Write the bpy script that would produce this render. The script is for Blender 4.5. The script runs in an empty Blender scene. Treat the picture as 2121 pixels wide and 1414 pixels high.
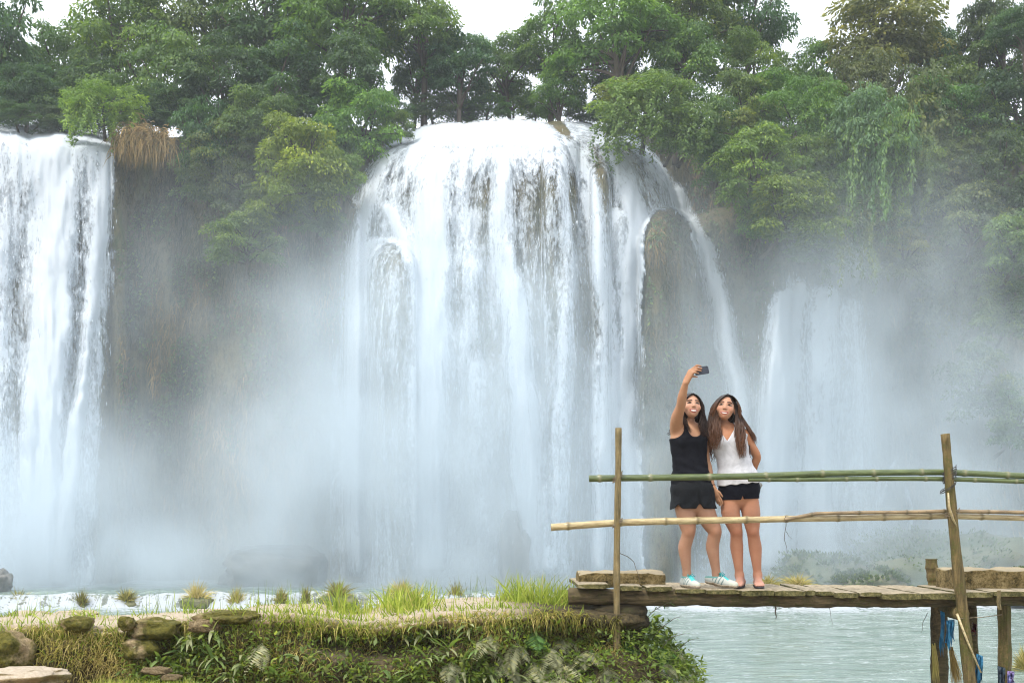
import bpy, bmesh, math, random
import numpy as np
from mathutils import Vector, Matrix

# ------------------------------------------------------------------ camera, sky, sun, exposure
scene = bpy.context.scene
COL = scene.collection
F = 2400.0            # focal length in photograph pixels
YH = 1080.0           # horizon row of the photograph
CX = 1060.5

cam_data = bpy.data.cameras.new('camera')
cam = bpy.data.objects.new('camera', cam_data)
COL.objects.link(cam)
cam.location = (0, 0, 0)
cam.rotation_euler = (math.radians(90), 0, 0)
cam_data.sensor_width = 36.0
cam_data.lens = 36.0 * F / 2121.0
cam_data.shift_y = (YH - 707.0) / 2121.0
cam_data.clip_start = 0.1
cam_data.clip_end = 4000
scene.camera = cam

SUN_EL, SUN_AZ = math.radians(58), math.radians(-142)   # azimuth measured from +Y towards +X
world = bpy.data.worlds.new('World')
scene.world = world
world.use_nodes = True
wt = world.node_tree
wt.nodes.clear()
w_out = wt.nodes.new('ShaderNodeOutputWorld')
w_bg = wt.nodes.new('ShaderNodeBackground')
w_sky = wt.nodes.new('ShaderNodeTexSky')
w_sky.sky_type = 'NISHITA'
w_sky.sun_disc = False
w_sky.sun_elevation = SUN_EL
w_sky.sun_rotation = SUN_AZ
w_sky.air_density = 1.0
w_sky.dust_density = 6.0
w_sky.ozone_density = 1.0
w_mix = wt.nodes.new('ShaderNodeMix')
w_mix.data_type = 'RGBA'
w_mix.inputs[0].default_value = 0.75                     # thin even cloud veils the blue sky
w_mix.inputs[7].default_value = (9.4, 9.9, 10.6, 1)
wt.links.new(w_sky.outputs[0], w_mix.inputs[6])
wt.links.new(w_mix.outputs[2], w_bg.inputs[0])
w_bg.inputs[1].default_value = 0.10
wt.links.new(w_bg.outputs[0], w_out.inputs[0])

sun_data = bpy.data.lights.new('sun', 'SUN')
sun_data.energy = 1.5
sun_data.angle = math.radians(12)
sun_data.color = (1.0, 0.95, 0.86)
sun = bpy.data.objects.new('sun', sun_data)
COL.objects.link(sun)
sdir = Vector((math.cos(SUN_EL) * math.sin(SUN_AZ), math.cos(SUN_EL) * math.cos(SUN_AZ), math.sin(SUN_EL)))
sun.rotation_euler = sdir.to_track_quat('Z', 'Y').to_euler()

scene.view_settings.view_transform = 'Standard'
scene.view_settings.look = 'None'
scene.view_settings.exposure = 1.27
scene.view_settings.gamma = 1.0
scene.view_settings.use_curve_mapping = False
cy = scene.cycles
cy.max_bounces = 8
cy.diffuse_bounces = 3
cy.glossy_bounces = 2
cy.transmission_bounces = 3
cy.volume_bounces = 2
cy.transparent_max_bounces = 24
cy.use_denoising = True
cy.use_adaptive_sampling = True
cy.adaptive_threshold = 0.015
cy.pixel_filter_type = 'BLACKMAN_HARRIS'
cy.filter_width = 1.1
cy.sample_clamp_indirect = 4

# ------------------------------------------------------------------ helpers
RNG = np.random.default_rng(7)
random.seed(7)

def P(px, py, Y):
    """the place that stands at photograph pixel (px, py) and depth Y"""
    return ((px - CX) * Y / F, Y, (YH - py) * Y / F)

def hash2(ix, iy, seed):
    h = (ix.astype(np.int64) * 374761393 + iy.astype(np.int64) * 668265263 + seed * 982451653) & 0xffffffff
    h = ((h ^ (h >> 13)) * 1274126177) & 0xffffffff
    h = h ^ (h >> 16)
    return (h & 0xffffff) / float(0xffffff)

def vnoise(x, y, seed=0):
    x = np.asarray(x, float); y = np.asarray(y, float)
    ix = np.floor(x).astype(np.int64); iy = np.floor(y).astype(np.int64)
    fx = x - ix; fy = y - iy
    fx = fx * fx * (3 - 2 * fx); fy = fy * fy * (3 - 2 * fy)
    a = hash2(ix, iy, seed); b = hash2(ix + 1, iy, seed)
    c = hash2(ix, iy + 1, seed); d = hash2(ix + 1, iy + 1, seed)
    return (a * (1 - fx) + b * fx) * (1 - fy) + (c * (1 - fx) + d * fx) * fy

def fbm(x, y, seed=0, oct=4, gain=0.5):
    s = 0; a = 1; t = 0
    for i in range(oct):
        s = s + a * vnoise(np.asarray(x) * 2 ** i, np.asarray(y) * 2 ** i, seed + i * 17)
        t += a; a *= gain
    return s / t - 0.5

def sstep(a, b, x):
    t = np.clip((np.asarray(x, float) - a) / (b - a), 0, 1)
    return t * t * (3 - 2 * t)

class NT:
    """small wrapper for node materials"""
    def __init__(s, name):
        s.m = bpy.data.materials.new(name); s.m.use_nodes = True
        s.t = s.m.node_tree; s.t.nodes.clear()
        s.out = s.t.nodes.new('ShaderNodeOutputMaterial')
    def n(s, typ, ins=None, **at):
        nd = s.t.nodes.new('ShaderNode' + typ)
        for k, v in at.items(): setattr(nd, k, v)
        for k, v in (ins or {}).items():
            if v is None: continue
            if isinstance(v, bpy.types.NodeSocket): s.t.links.new(v, nd.inputs[k])
            else: nd.inputs[k].default_value = v
        return nd
    def obj(s): return s.n('TexCoord').outputs['Object']
    def geo(s): return s.n('NewGeometry').outputs['Position']
    def rnd(s): return s.n('ObjectInfo').outputs['Random']
    def mapping(s, v, scale=(1, 1, 1), loc=(0, 0, 0)):
        return s.n('Mapping', {'Vector': v, 'Scale': scale, 'Location': loc}).outputs[0]
    def noise(s, v=None, scale=5, detail=3, rough=0.55, dist=0.0):
        return s.n('TexNoise', {'Vector': v, 'Scale': scale, 'Detail': detail, 'Roughness': rough, 'Distortion': dist}).outputs['Fac']
    def math(s, op, a, b=None, c=None, clamp=False):
        return s.n('Math', {0: a, 1: b, 2: c}, operation=op, use_clamp=clamp).outputs[0]
    def attr(s, name, out='Fac'): return s.n('Attribute', attribute_name=name).outputs[out]
    def ramp(s, fac, stops, interp='LINEAR'):
        nd = s.n('ValToRGB', {'Fac': fac}); r = nd.color_ramp; r.interpolation = interp
        while len(r.elements) < len(stops): r.elements.new(0.5)
        for e, (p, c) in zip(r.elements, stops):
            e.position = p; e.color = tuple(c) + (1,) if len(c) == 3 else c
        return nd.outputs[0]
    def mr(s, v, a, b, c=0.0, d=1.0):
        return s.n('MapRange', {'Value': v, 'From Min': a, 'From Max': b, 'To Min': c, 'To Max': d}).outputs[0]
    def mix(s, f, a, b, blend='MIX'):
        nd = s.n('Mix', data_type='RGBA', blend_type=blend)
        for i, v in ((0, f), (6, a), (7, b)):
            if isinstance(v, bpy.types.NodeSocket): s.t.links.new(v, nd.inputs[i])
            elif i == 0: nd.inputs[0].default_value = v
            else: nd.inputs[i].default_value = tuple(v) + (1,) if len(v) == 3 else v
        return nd.outputs[2]
    def bump(s, h, strength=0.5, dist=0.05):
        return s.n('Bump', {'Height': h, 'Strength': strength, 'Distance': dist}).outputs[0]
    def bsdf(s, color, rough=0.7, spec=0.3, normal=None, **kw):
        ins = {'Roughness': rough, 'Specular IOR Level': spec, 'Normal': normal}
        ins['Base Color'] = color if isinstance(color, bpy.types.NodeSocket) else tuple(color) + (1,)
        ins.update(kw)
        return s.n('BsdfPrincipled', ins).outputs[0]
    def surf(s, sh):
        s.t.links.new(sh, s.out.inputs['Surface']); return s.m

def simple_mat(name, c1, c2, scale=6, rough=0.7, spec=0.3, stretch=(1, 1, 1), bump=0.3, bdist=0.01, detail=4, lo=0.35, hi=0.65):
    t = NT(name)
    v = t.mapping(t.obj(), stretch)
    f = t.noise(v, scale, detail, 0.6)
    c = t.ramp(f, [(lo, c1), (hi, c2)])
    return t.surf(t.bsdf(c, rough, spec, t.bump(f, bump, bdist)))

def tag(o, label=None, cat=None, group=None, kind=None):
    if label: o['label'] = label
    if cat: o['category'] = cat
    if group: o['group'] = group
    if kind: o['kind'] = kind
    return o

def empty(name, loc=(0, 0, 0), rz=0.0):
    o = bpy.data.objects.new(name, None); COL.objects.link(o)
    o.location = loc; o.rotation_euler = (0, 0, rz)
    o.empty_display_size = 0.1
    return o

def mesh_np(name, verts, faces, mat=None, smooth=True, attrs=None):
    """mesh data from numpy arrays; faces may be a list of arrays of one width each"""
    me = bpy.data.meshes.new(name)
    verts = np.asarray(verts, np.float32)
    if not isinstance(faces, (list, tuple)) or (len(faces) and np.isscalar(np.asarray(faces[0]).flat[0]) and np.asarray(faces[0]).ndim == 1):
        faces = [np.asarray(faces)]
    faces = [np.asarray(f, np.int32) for f in faces if len(f)]
    nl = sum(f.size for f in faces); nf = sum(len(f) for f in faces)
    me.vertices.add(len(verts)); me.vertices.foreach_set('co', verts.ravel())
    me.loops.add(nl); me.polygons.add(nf)
    me.loops.foreach_set('vertex_index', np.concatenate([f.ravel() for f in faces]))
    ls = []; st = 0
    for f in faces:
        ls.append(st + np.arange(len(f), dtype=np.int32) * f.shape[1]); st += f.size
    me.polygons.foreach_set('loop_start', np.concatenate(ls).astype(np.int32))
    me.update(calc_edges=True)
    me.polygons.foreach_set('use_smooth', np.full(nf, smooth, bool))
    for k, v in (attrs or {}).items():
        a = me.attributes.new(k, 'FLOAT', 'POINT')
        a.data.foreach_set('value', np.asarray(v, np.float32).ravel())
    if mat: me.materials.append(mat)
    return me

def obj(name, me, parent=None, loc=None):
    o = bpy.data.objects.new(name, me); COL.objects.link(o)
    if parent: o.parent = parent
    if loc is not None: o.location = loc
    return o

def grid_faces(nx, ny):
    i = np.arange(nx * ny).reshape(ny, nx)
    return np.stack([i[:-1, :-1], i[:-1, 1:], i[1:, 1:], i[1:, :-1]], -1).reshape(-1, 4)

class MB:
    """collects tubes, boxes and strips into one mesh"""
    def __init__(s): s.v = []; s.q = []; s.t = []; s.n = 0; s.a = []
    def add(s, v, q=None, t=None, a=0.0):
        v = np.asarray(v, float).reshape(-1, 3)
        if q is not None and len(q): s.q.append(np.asarray(q, int) + s.n)
        if t is not None and len(t): s.t.append(np.asarray(t, int) + s.n)
        s.v.append(v); s.n += len(v)
        s.a.append(np.full(len(v), a) if np.isscalar(a) else np.asarray(a))
    def tube(s, pts, radii, sides=8, cap=True, a=0.0, flat=None):
        pts = np.asarray(pts, float); n = len(pts)
        radii = np.full(n, radii) if np.isscalar(radii) else np.asarray(radii, float)
        tan = np.gradient(pts, axis=0); tan /= np.linalg.norm(tan, axis=1)[:, None] + 1e-9
        ref = np.array([0, 0, 1.0]) if abs(tan[0][2]) < 0.9 else np.array([0, 1.0, 0])
        rings = []
        b = np.cross(tan[0], ref); b /= np.linalg.norm(b)
        ang = np.arange(sides) * 2 * math.pi / sides
        for i in range(n):
            b = b - tan[i] * np.dot(b, tan[i]); b /= np.linalg.norm(b) + 1e-9
            c = np.cross(tan[i], b)
            k = 1.0 if flat is None else flat
            rings.append(pts[i] + radii[i] * (np.cos(ang)[:, None] * b + k * np.sin(ang)[:, None] * c))
        v = np.concatenate(rings)
        q = []
        for i in range(n - 1):
            for j in range(sides):
                q.append((i * sides + j, i * sides + (j + 1) % sides, (i + 1) * sides + (j + 1) % sides, (i + 1) * sides + j))
        t = []
        if cap:
            v = np.concatenate([v, pts[:1], pts[-1:]])
            c0, c1 = n * sides, n * sides + 1
            for j in range(sides):
                t.append((c0, (j + 1) % sides, j)); t.append((c1, (n - 1) * sides + j, (n - 1) * sides + (j + 1) % sides))
        s.add(v, q, t, a)
    def box(s, lo, hi, a=0.0):
        x0, y0, z0 = lo; x1, y1, z1 = hi
        v = [(x0, y0, z0), (x1, y0, z0), (x1, y1, z0), (x0, y1, z0), (x0, y0, z1), (x1, y0, z1), (x1, y1, z1), (x0, y1, z1)]
        s.add(v, [(0, 3, 2, 1), (4, 5, 6, 7), (0, 1, 5, 4), (1, 2, 6, 5), (2, 3, 7, 6), (3, 0, 4, 7)], a=a)
    def mesh(s, name, mat=None, smooth=True, attr=None):
        v = np.concatenate(s.v)
        f = []
        if s.q: f.append(np.concatenate(s.q))
        if s.t: f.append(np.concatenate(s.t))
        return mesh_np(name, v, f, mat, smooth, {attr: np.concatenate(s.a)} if attr else None)

def copy_tree(o, parent=None):
    c = o.copy(); COL.objects.link(c); c.parent = parent
    for ch in o.children: copy_tree(ch, c)
    return c

# ------------------------------------------------------------------ cliff
def lip_row(px):
    """row of the photograph at which the cliff top stands"""
    xs = [-400, -100, 0, 60, 130, 250, 350, 500, 700, 800, 850, 880, 960, 1065, 1120, 1190, 1250, 1330, 1420, 1500, 1600, 1750, 1900, 2200, 2600]
    ys = [268, 258, 250, 268, 262, 284, 282, 262, 262, 275, 272, 256, 254, 246, 250, 252, 262, 268, 285, 285, 265, 250, 250, 250, 250]
    return np.interp(px, xs, ys) + 16 * fbm(np.asarray(px) / 34, np.asarray(px) * 0 + 5.5, 33, 3)

def bulge(px, py, cx, hw, top, hh, e=2.6):
    hx = np.abs((px - cx) / hw); hz = np.clip((top + hh - py) / hh, 0, None)
    return np.power(np.clip(1 - hx ** e - hz ** e, 0, 1), 1 / e)

def cliff_depth(px, py, fine=True):
    px = np.asarray(px, float); py = np.asarray(py, float)
    d = 63.0 + 2.2 * fbm(px / 210, py / 420, 3, 3) + 0.9 * fbm(px / 60, py / 190, 5, 3)
    d = d - 6.5 * bulge(px, py, 1062, 350, 240, 265)                       # the dome under the wide fall
    d = d - 4.6 * bulge(px, py, 40, 222, 250, 90, 3.0)                     # the step under the near fall
    d = d - 1.6 * bulge(px, py, 300, 70, 262, 60)                          # grassy overhang beside it
    d = d - 1.6 * bulge(px, py, 560, 190, 250, 330)
    d = d - 3.4 * bulge(px, py, 1383, 62, 428, 95, 2.2)                    # mossy knob
    d = d - 1.5 * bulge(px, py, 1243, 22, 330, 40, 2.2)                    # small moss boss
    d = d - 1.7 * bulge(px, py, 812, 52, 500, 60, 2.2)                     # ledge boss left
    d = d - 1.2 * bulge(px, py, 1160, 40, 236, 70, 2.2)                    # brown rock at the lip
    d = d - 2.6 * bulge(px, py, 1520, 120, 430, 130)
    d = d - 2.6 * bulge(px, py, 1690, 130, 520, 150)
    d = d - np.interp(px, [1800, 1950, 2200, 2600], [0, 1.2, 3.0, 5])
    d = d + 3.5 * sstep(40, 0, py - lip_row(px))
    if fine:
        d = d + 0.55 * fbm(px / 17, py / 110, 9, 4) + 0.25 * fbm(px / 9, py / 12, 21, 3)
    return d

def make_cliff():
    xs = np.arange(-420, 2560, 6.0); n = 190
    t = np.linspace(0, 1, n)[:, None]
    px = np.repeat(xs[None], n, 0)
    py = lip_row(px) + t * (1250 - lip_row(px))
    d = cliff_depth(px, py)
    X, Y, Z = P(px, py, d)
    back = []
    for k, (dy, dz) in enumerate(((1.5, 0.25), (4, 0.5), (9, 0.4), (20, 0.6), (60, 1.0), (200, 1.5))):
        back.append((X[0], Y[0] + dy, Z[0] + dz + 0.5 * fbm(xs / 90, k * 3.1 + 0 * xs, 31)))
    X = np.concatenate([np.array([b[0] for b in back])[::-1], X]); Y = np.concatenate([np.array([b[1] for b in back])[::-1], Y]); Z = np.concatenate([np.array([b[2] for b in back])[::-1], Z])
    t = NT('cliff_rock')
    o = t.geo()
    big = t.noise(t.mapping(o, (0.35, 0.35, 0.16)), 1.0, 4, 0.6)
    streak = t.noise(t.mapping(o, (2.6, 2.6, 0.35)), 1.0, 5, 0.65)
    fine = t.noise(t.mapping(o, (5, 5, 1.6)), 1.4, 4, 0.7)
    c = t.ramp(big, [(0.32, (0.060, 0.075, 0.045)), (0.46, (0.12, 0.120, 0.070)), (0.56, (0.175, 0.148, 0.088)), (0.7, (0.10, 0.130, 0.055))])
    c = t.mix(t.mr(streak, 0.42, 0.68), c, (0.19, 0.16, 0.08))
    c = t.mix(t.mr(fine, 0.5, 0.72, 0, 0.85), c, (0.035, 0.042, 0.028))
    m = t.surf(t.bsdf(c, 0.85, 0.2, t.bump(t.math('ADD', streak, fine), 0.9, 0.35)))
    v = np.stack([X, Y, Z], -1).reshape(-1, 3)
    f = grid_faces(X.shape[1], X.shape[0])
    tag(obj('cliff', mesh_np('cliff', v, f, m)), 'brown and moss green limestone cliff behind the waterfalls', None, None, 'structure')
make_cliff()

# ------------------------------------------------------------------ waterfalls
def stream_cover(px, py, path, w0, w1, dens=1.0):
    """how much water runs at a place: a stream along a path of (row, column)"""
    ys = [p[0] for p in path]; xs = [p[1] for p in path]
    c = np.interp(py, ys, xs); w = np.interp(py, [ys[0], ys[-1]], [w0, w1])
    q = (px - c + 14 * fbm(py / 70, px * 0 + path[0][1] * 0.37, 41, 3)) / w
    a = sstep(ys[0] - 22, ys[0] + 14, py) * (1 - sstep(ys[-1] - 30, ys[-1] + 20, py))
    return dens * a * np.exp(-np.abs(q) ** 2.6)

def wide_cover(px, py):
    top = lip_row(px)
    below = py - top
    c = np.zeros_like(px)
    inside = sstep(690, 735, px) * (1 - sstep(1395, 1425, px))
    lip = sstep(838, 872, px + 0.35 * below) * (1 - sstep(1115, 1160, px - 0.55 * below))
    c = np.maximum(c, lip * (1.0 - 0.66 * sstep(20, 150, below)) * sstep(-4, 6, below))
    edge = bulge(px, py, 1062, 345, 240, 265)
    film = (0.46 - .24 * sstep(420, 760, py) + .30 * fbm(px / 40, py / 130, 45, 3)) * sstep(0.02, 0.3, edge) * inside                                    # thin veil all over the dome
    film = film * (1 - 0.62 * np.exp(-((px - 1130 - 0.05 * (py - 300)) / 52.0) ** 2) * sstep(300, 420, py))
    film = film * (1 - 0.4 * np.exp(-((px - 985) / 40.0) ** 2) * sstep(420, 560, py))
    film = film * (1 - 0.95 * bulge(px, py, 812, 40, 505, 80, 2.2)) * (1 - 0.9 * bulge(px, py, 1243, 20, 335, 40, 2.2) * (1 - sstep(440, 520, py)))
    c = np.maximum(c, film)
    S = [([(262, 852), (330, 800), (420, 757), (520, 733), (700, 730), (860, 726), (1200, 730)], 24, 26, .85),
         ([(300, 905), (420, 890), (600, 893), (800, 885), (1200, 893)], 40, 46, 1.1),
         ([(420, 800), (500, 842), (580, 866), (700, 880), (1200, 880)], 20, 30, .9),
         ([(300, 840), (420, 812), (470, 838), (520, 858)], 30, 16, .62),
         ([(300, 1040), (480, 1042), (640, 1062), (820, 1085), (1000, 1095), (1200, 1112)], 26, 44, 1.0),
         ([(300, 960), (420, 966), (700, 975), (900, 990)], 26, 34, .58),
         ([(280, 1150), (380, 1165), (560, 1180), (760, 1165), (1200, 1150)], 16, 34, .66),
         ([(262, 1165), (330, 1205), (430, 1228), (520, 1240), (640, 1262), (780, 1265), (1200, 1230)], 28, 30, .86),
         ([(285, 1250), (340, 1285), (400, 1300), (470, 1330), (520, 1318), (600, 1308), (780, 1292), (900, 1300), (1200, 1320)], 34, 24, 1.0),
         ([(272, 1290), (330, 1345), (400, 1392)], 26, 24, .86),
         ([(430, 1280), (600, 1290), (760, 1240), (1000, 1236), (1200, 1236)], 22, 26, .72),
         ([(385, 1395), (430, 1413), (520, 1458), (640, 1492), (780, 1523), (900, 1540), (1200, 1556)], 20, 30, 1.0),
         ([(492, 770), (540, 742), (700, 737), (850, 735), (1200, 740)], 30, 22, .9)]
    for path, w0, w1, dn in S:
        c = np.maximum(c, stream_cover(px, py, path, w0, w1, dn))
    ledge = np.exp(-((py - 497 - 12 * np.abs((px - 800) / 45.0) ** 2) / 9.0) ** 2) * sstep(745, 770, px) * (1 - sstep(845, 865, px))
    c = np.maximum(c, 0.8 * ledge)
    jx = 14 * fbm(py / 26, px * 0 + .3, 47, 3) + 10 * fbm(px / 8, py / 14, 48, 2)
    knob = bulge(px + jx, py, 1383, 52, 432, 70, 2.2) * (1 - 0.9 * sstep(1404 + 0.34 * (py - 400), 1424 + 0.36 * (py - 400), px))
    c = c * (1 - np.clip(knob * 1.8, 0, 1))
    rc = px - 1142 - .95 * (py - 245) + 9 * fbm(px / 6, py / 10, 51, 2)
    rock = sstep(26 * (1 - (py - 240) / 80), 6, np.abs(rc)) * (1 - sstep(270, 318, py))
    c = c * (1 - 0.92 * np.clip(rock, 0, 1))
    c = c * sstep(-6, 4, below)
    return c

def near_cover(px, py):
    below = py - lip_row(px)
    ex = px + 34 * fbm(py / 60, px * 0 + 2.7, 53, 3) + 22 * fbm(px / 9, py / 26, 54, 3)
    c = (0.80 - 0.16 * sstep(60, 500, below)) * sstep(-4, 6, below) * (1 - sstep(222 - 0.05 * below, 258 - 0.055 * below, ex))
    c = np.maximum(c, stream_cover(px, py, [(262, 95), (420, 125), (620, 110), (800, 85), (1230, 70)], 60, 62, 1.2))
    c = np.maximum(c, stream_cover(px, py, [(284, 215), (480, 205), (640, 190), (800, 165), (1230, 120)], 22, 30, 1.05))
    px = px + 26 * fbm(py / 55, px * 0 + .7, 49, 3) + 14 * fbm(px / 16, py / 30, 50, 2)
    hole = np.exp(-((px - 168 + 0.05 * (py - 500)) / 15.0) ** 2) * sstep(380, 470, py) * (1 - sstep(800, 900, py))
    hole = np.maximum(hole, .8 * np.exp(-((px - 40 + 0.02 * (py - 500)) / 26.0) ** 2) * sstep(330, 420, py))
    hole = np.maximum(hole, .35 * np.exp(-((px - 170) / 22.0) ** 2) * sstep(300, 360, py) * (1 - sstep(460, 520, py)))
    return c * (1 - 0.5 * hole)

def far_cover(px, py):
    c = stream_cover(px, py, [(575, 1650), (640, 1630), (760, 1622), (900, 1610), (1190, 1600)], 34, 66, 1.25)
    c = np.maximum(c, stream_cover(px, py, [(590, 1700), (700, 1700), (900, 1695), (1190, 1690)], 40, 62, .95))
    c = np.maximum(c, stream_cover(px, py, [(620, 1760), (800, 1770), (1190, 1790)], 32, 46, .6))
    c = c * sstep(552, 620, py + 50 * fbm(px / 18, py / 40, 57, 3))
    for x0, ya, yb, sl in ((1852, 960, 1060, -40), (1830, 985, 1100, -30), (1878, 1010, 1130, 12), (1762, 940, 1110, -14), (1800, 1040, 1150, -40)):
        c = np.maximum(c, stream_cover(px, py, [(ya, x0), (yb, x0 + sl)], 5, 6, .8))
    return c

def water_sheet_mat():
    t = NT('falling_water')
    o = t.geo()
    cov = t.attr('cover')
    n1 = t.noise(t.mapping(o, (2.2, 2.2, 0.22)), 1.0, 4, 0.62)
    n2 = t.noise(t.mapping(o, (7.5, 7.5, 2.6)), 1.0, 3, 0.7)
    n3 = t.noise(t.mapping(o, (0.55, 0.55, 0.35)), 1.0, 2, 0.6)
    gate = t.n('MapRange', {'Value': cov, 'From Min': 0.03, 'From Max': 0.30}, interpolation_type='SMOOTHSTEP').outputs[0]
    a = t.math('MULTIPLY_ADD', cov, 1.30, -0.02)
    a = t.math('MULTIPLY_ADD', t.math('SUBTRACT', n1, 0.5), 1.85, a)
    a = t.math('MULTIPLY_ADD', t.math('SUBTRACT', n2, 0.5), 1.55, a)
    a = t.math('MULTIPLY_ADD', t.math('SUBTRACT', n3, 0.5), 0.8, a)
    al = t.n('MapRange', {'Value': a, 'From Min': 0.18, 'From Max': 0.92}, interpolation_type='SMOOTHSTEP').outputs[0]
    al = t.math('MULTIPLY', al, gate)
    d = t.n('BsdfDiffuse', {'Color': (0.555, 0.605, 0.655, 1)}).outputs[0]
    tr = t.n('BsdfTranslucent', {'Color': (0.55, 0.605, 0.665, 1)}).outputs[0]
    body = t.n('MixShader', {0: 0.25, 1: d, 2: tr}).outputs[0]
    sh = t.n('MixShader', {0: al, 1: t.n('BsdfTransparent').outputs[0], 2: body}).outputs[0]
    return t.surf(sh)
WATER_SHEET = water_sheet_mat()

def make_fall(x0, x1, cover, bottom, label, step=4.0, layers=((0.12, 0.35, 0.0, 0), (0.5, 0.6, -0.10, 50))):
    root = empty('waterfall', P((x0 + x1) / 2, bottom, 58))
    tag(root, label, 'waterfall')
    xs = np.arange(x0, x1, step)
    top = float(lip_row(xs).min()) - 8
    ys = np.arange(top, bottom, step)
    px, py = np.meshgrid(xs, ys)
    base = cliff_depth(px, py, False)
    cov = cover(px, py)
    for k, (off, amp, dc, sd) in enumerate(layers):
        c = cov + dc
        relief = 0.55 * fbm(px / 26, py / 330, 61 + sd, 3) + 0.30 * fbm(px / 9, py / 60, 71 + sd, 3)
        d = base - off - amp * np.clip(cov, 0, 1.1) * (0.8 + 1.5 * relief)
        d = d - 0.9 * sstep(350, 900, py) * np.clip(cov, 0, 1)            # the water leaves the rock as it falls
        X, Y, Z = P(px, py, d)
        v = np.stack([X, Y, Z], -1).reshape(-1, 3)
        f = grid_faces(len(xs), len(ys))
        keep = (c.ravel()[f] > 0.04).any(1)
        f = f[keep]
        used = np.unique(f); idx = np.full(len(v), -1); idx[used] = np.arange(len(used))
        me = mesh_np('water_sheet', v[used], idx[f], WATER_SHEET, True, {'cover': c.ravel()[used]})
        o = obj('water_sheet', me); o.parent = root; o.matrix_parent_inverse = Matrix.Translation(-Vector(root.location))
    # flying drops along the edges of the streams
    n = int(60 * (x1 - x0) * 0.22)
    qx = RNG.uniform(x0, x1, n); qy = RNG.uniform(top, bottom - 60, n)
    cc = cover(qx, qy)
    ok = RNG.random(n) < np.clip(1.5 * cc * (1.15 - cc), 0, 1)
    qx, qy = qx[ok], qy[ok]
    dd = cliff_depth(qx, qy, False) - 0.6 - RNG.uniform(0, 1.4, len(qx)) ** 2
    C = np.stack(P(qx, qy, dd), -1)
    r = RNG.uniform(0.008, 0.024, len(qx))[:, None, None]; L = (RNG.uniform(0.04, 0.24, len(qx)) * (0.5 + 0.5 * sstep(250, 700, qy)))[:, None, None]
    tet = np.array([[1, 0, 0], [-.5, .87, 0], [-.5, -.87, 0]])[None] * r
    up = np.array([[0, 0, 1.0]])[None] * L
    V = np.concatenate([C[:, None] + tet, C[:, None] + up, C[:, None] - up], 1)
    T = np.array([[0, 1, 3], [1, 2, 3], [2, 0, 3], [1, 0, 4], [2, 1, 4], [0, 2, 4]])
    FF = (np.arange(len(C))[:, None, None] * 5 + T[None]).reshape(-1, 3)
    o = obj('spray_drops', mesh_np('spray_drops', V.reshape(-1, 3), FF, DROP, True)); tag(o, kind='stuff')
    o.parent = root; o.matrix_parent_inverse = Matrix.Translation(-Vector(root.location))
    return root
_t = NT('water_drop')
DROP = _t.surf(_t.bsdf((0.52, 0.56, 0.60), 0.6, 0.2))
make_fall(-160, 262, near_cover, 1226, 'heavy white waterfall pouring off the flat ledge beside the tan grass tuft')
make_fall(684, 1600, wide_cover, 1226, 'widest waterfall, a white veil in many strands over a rounded dome')
make_fall(1540, 1920, far_cover, 1215, 'half hidden waterfall dissolving into mist beyond the two women')

# ------------------------------------------------------------------ river with the low tufa dam
def dam_line(x):
    return 50.5 + 3.2 * fbm(x / 6.0, x * 0 + 4.4, 81, 3) + 0.8 * fbm(x / 1.3, x * 0 + 9.4, 83, 2)

def river_z(X, Y):
    yd = dam_line(X)
    run = 0.55 + 1.5 * np.clip(fbm(X / 3.0, X * 0 + 2.2, 87, 2) + 0.4, 0, 1)
    t = sstep(0, 1, (yd - Y) / run)
    z = -3.12 - 0.60 * t
    rough = 0.05 + 0.10 * np.exp(-((Y - yd) / 2.0) ** 2) + 0.05 * sstep(50, 56, Y)
    z = z + rough * 1.6 * fbm(X / 1.2, Y / 0.6, 91, 4) + 0.05 * fbm(X / 0.3, Y / 0.18, 93, 2) * np.exp(-((Y - yd + 0.3) / 1.2) ** 2)
    return z, t, yd, run

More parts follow.
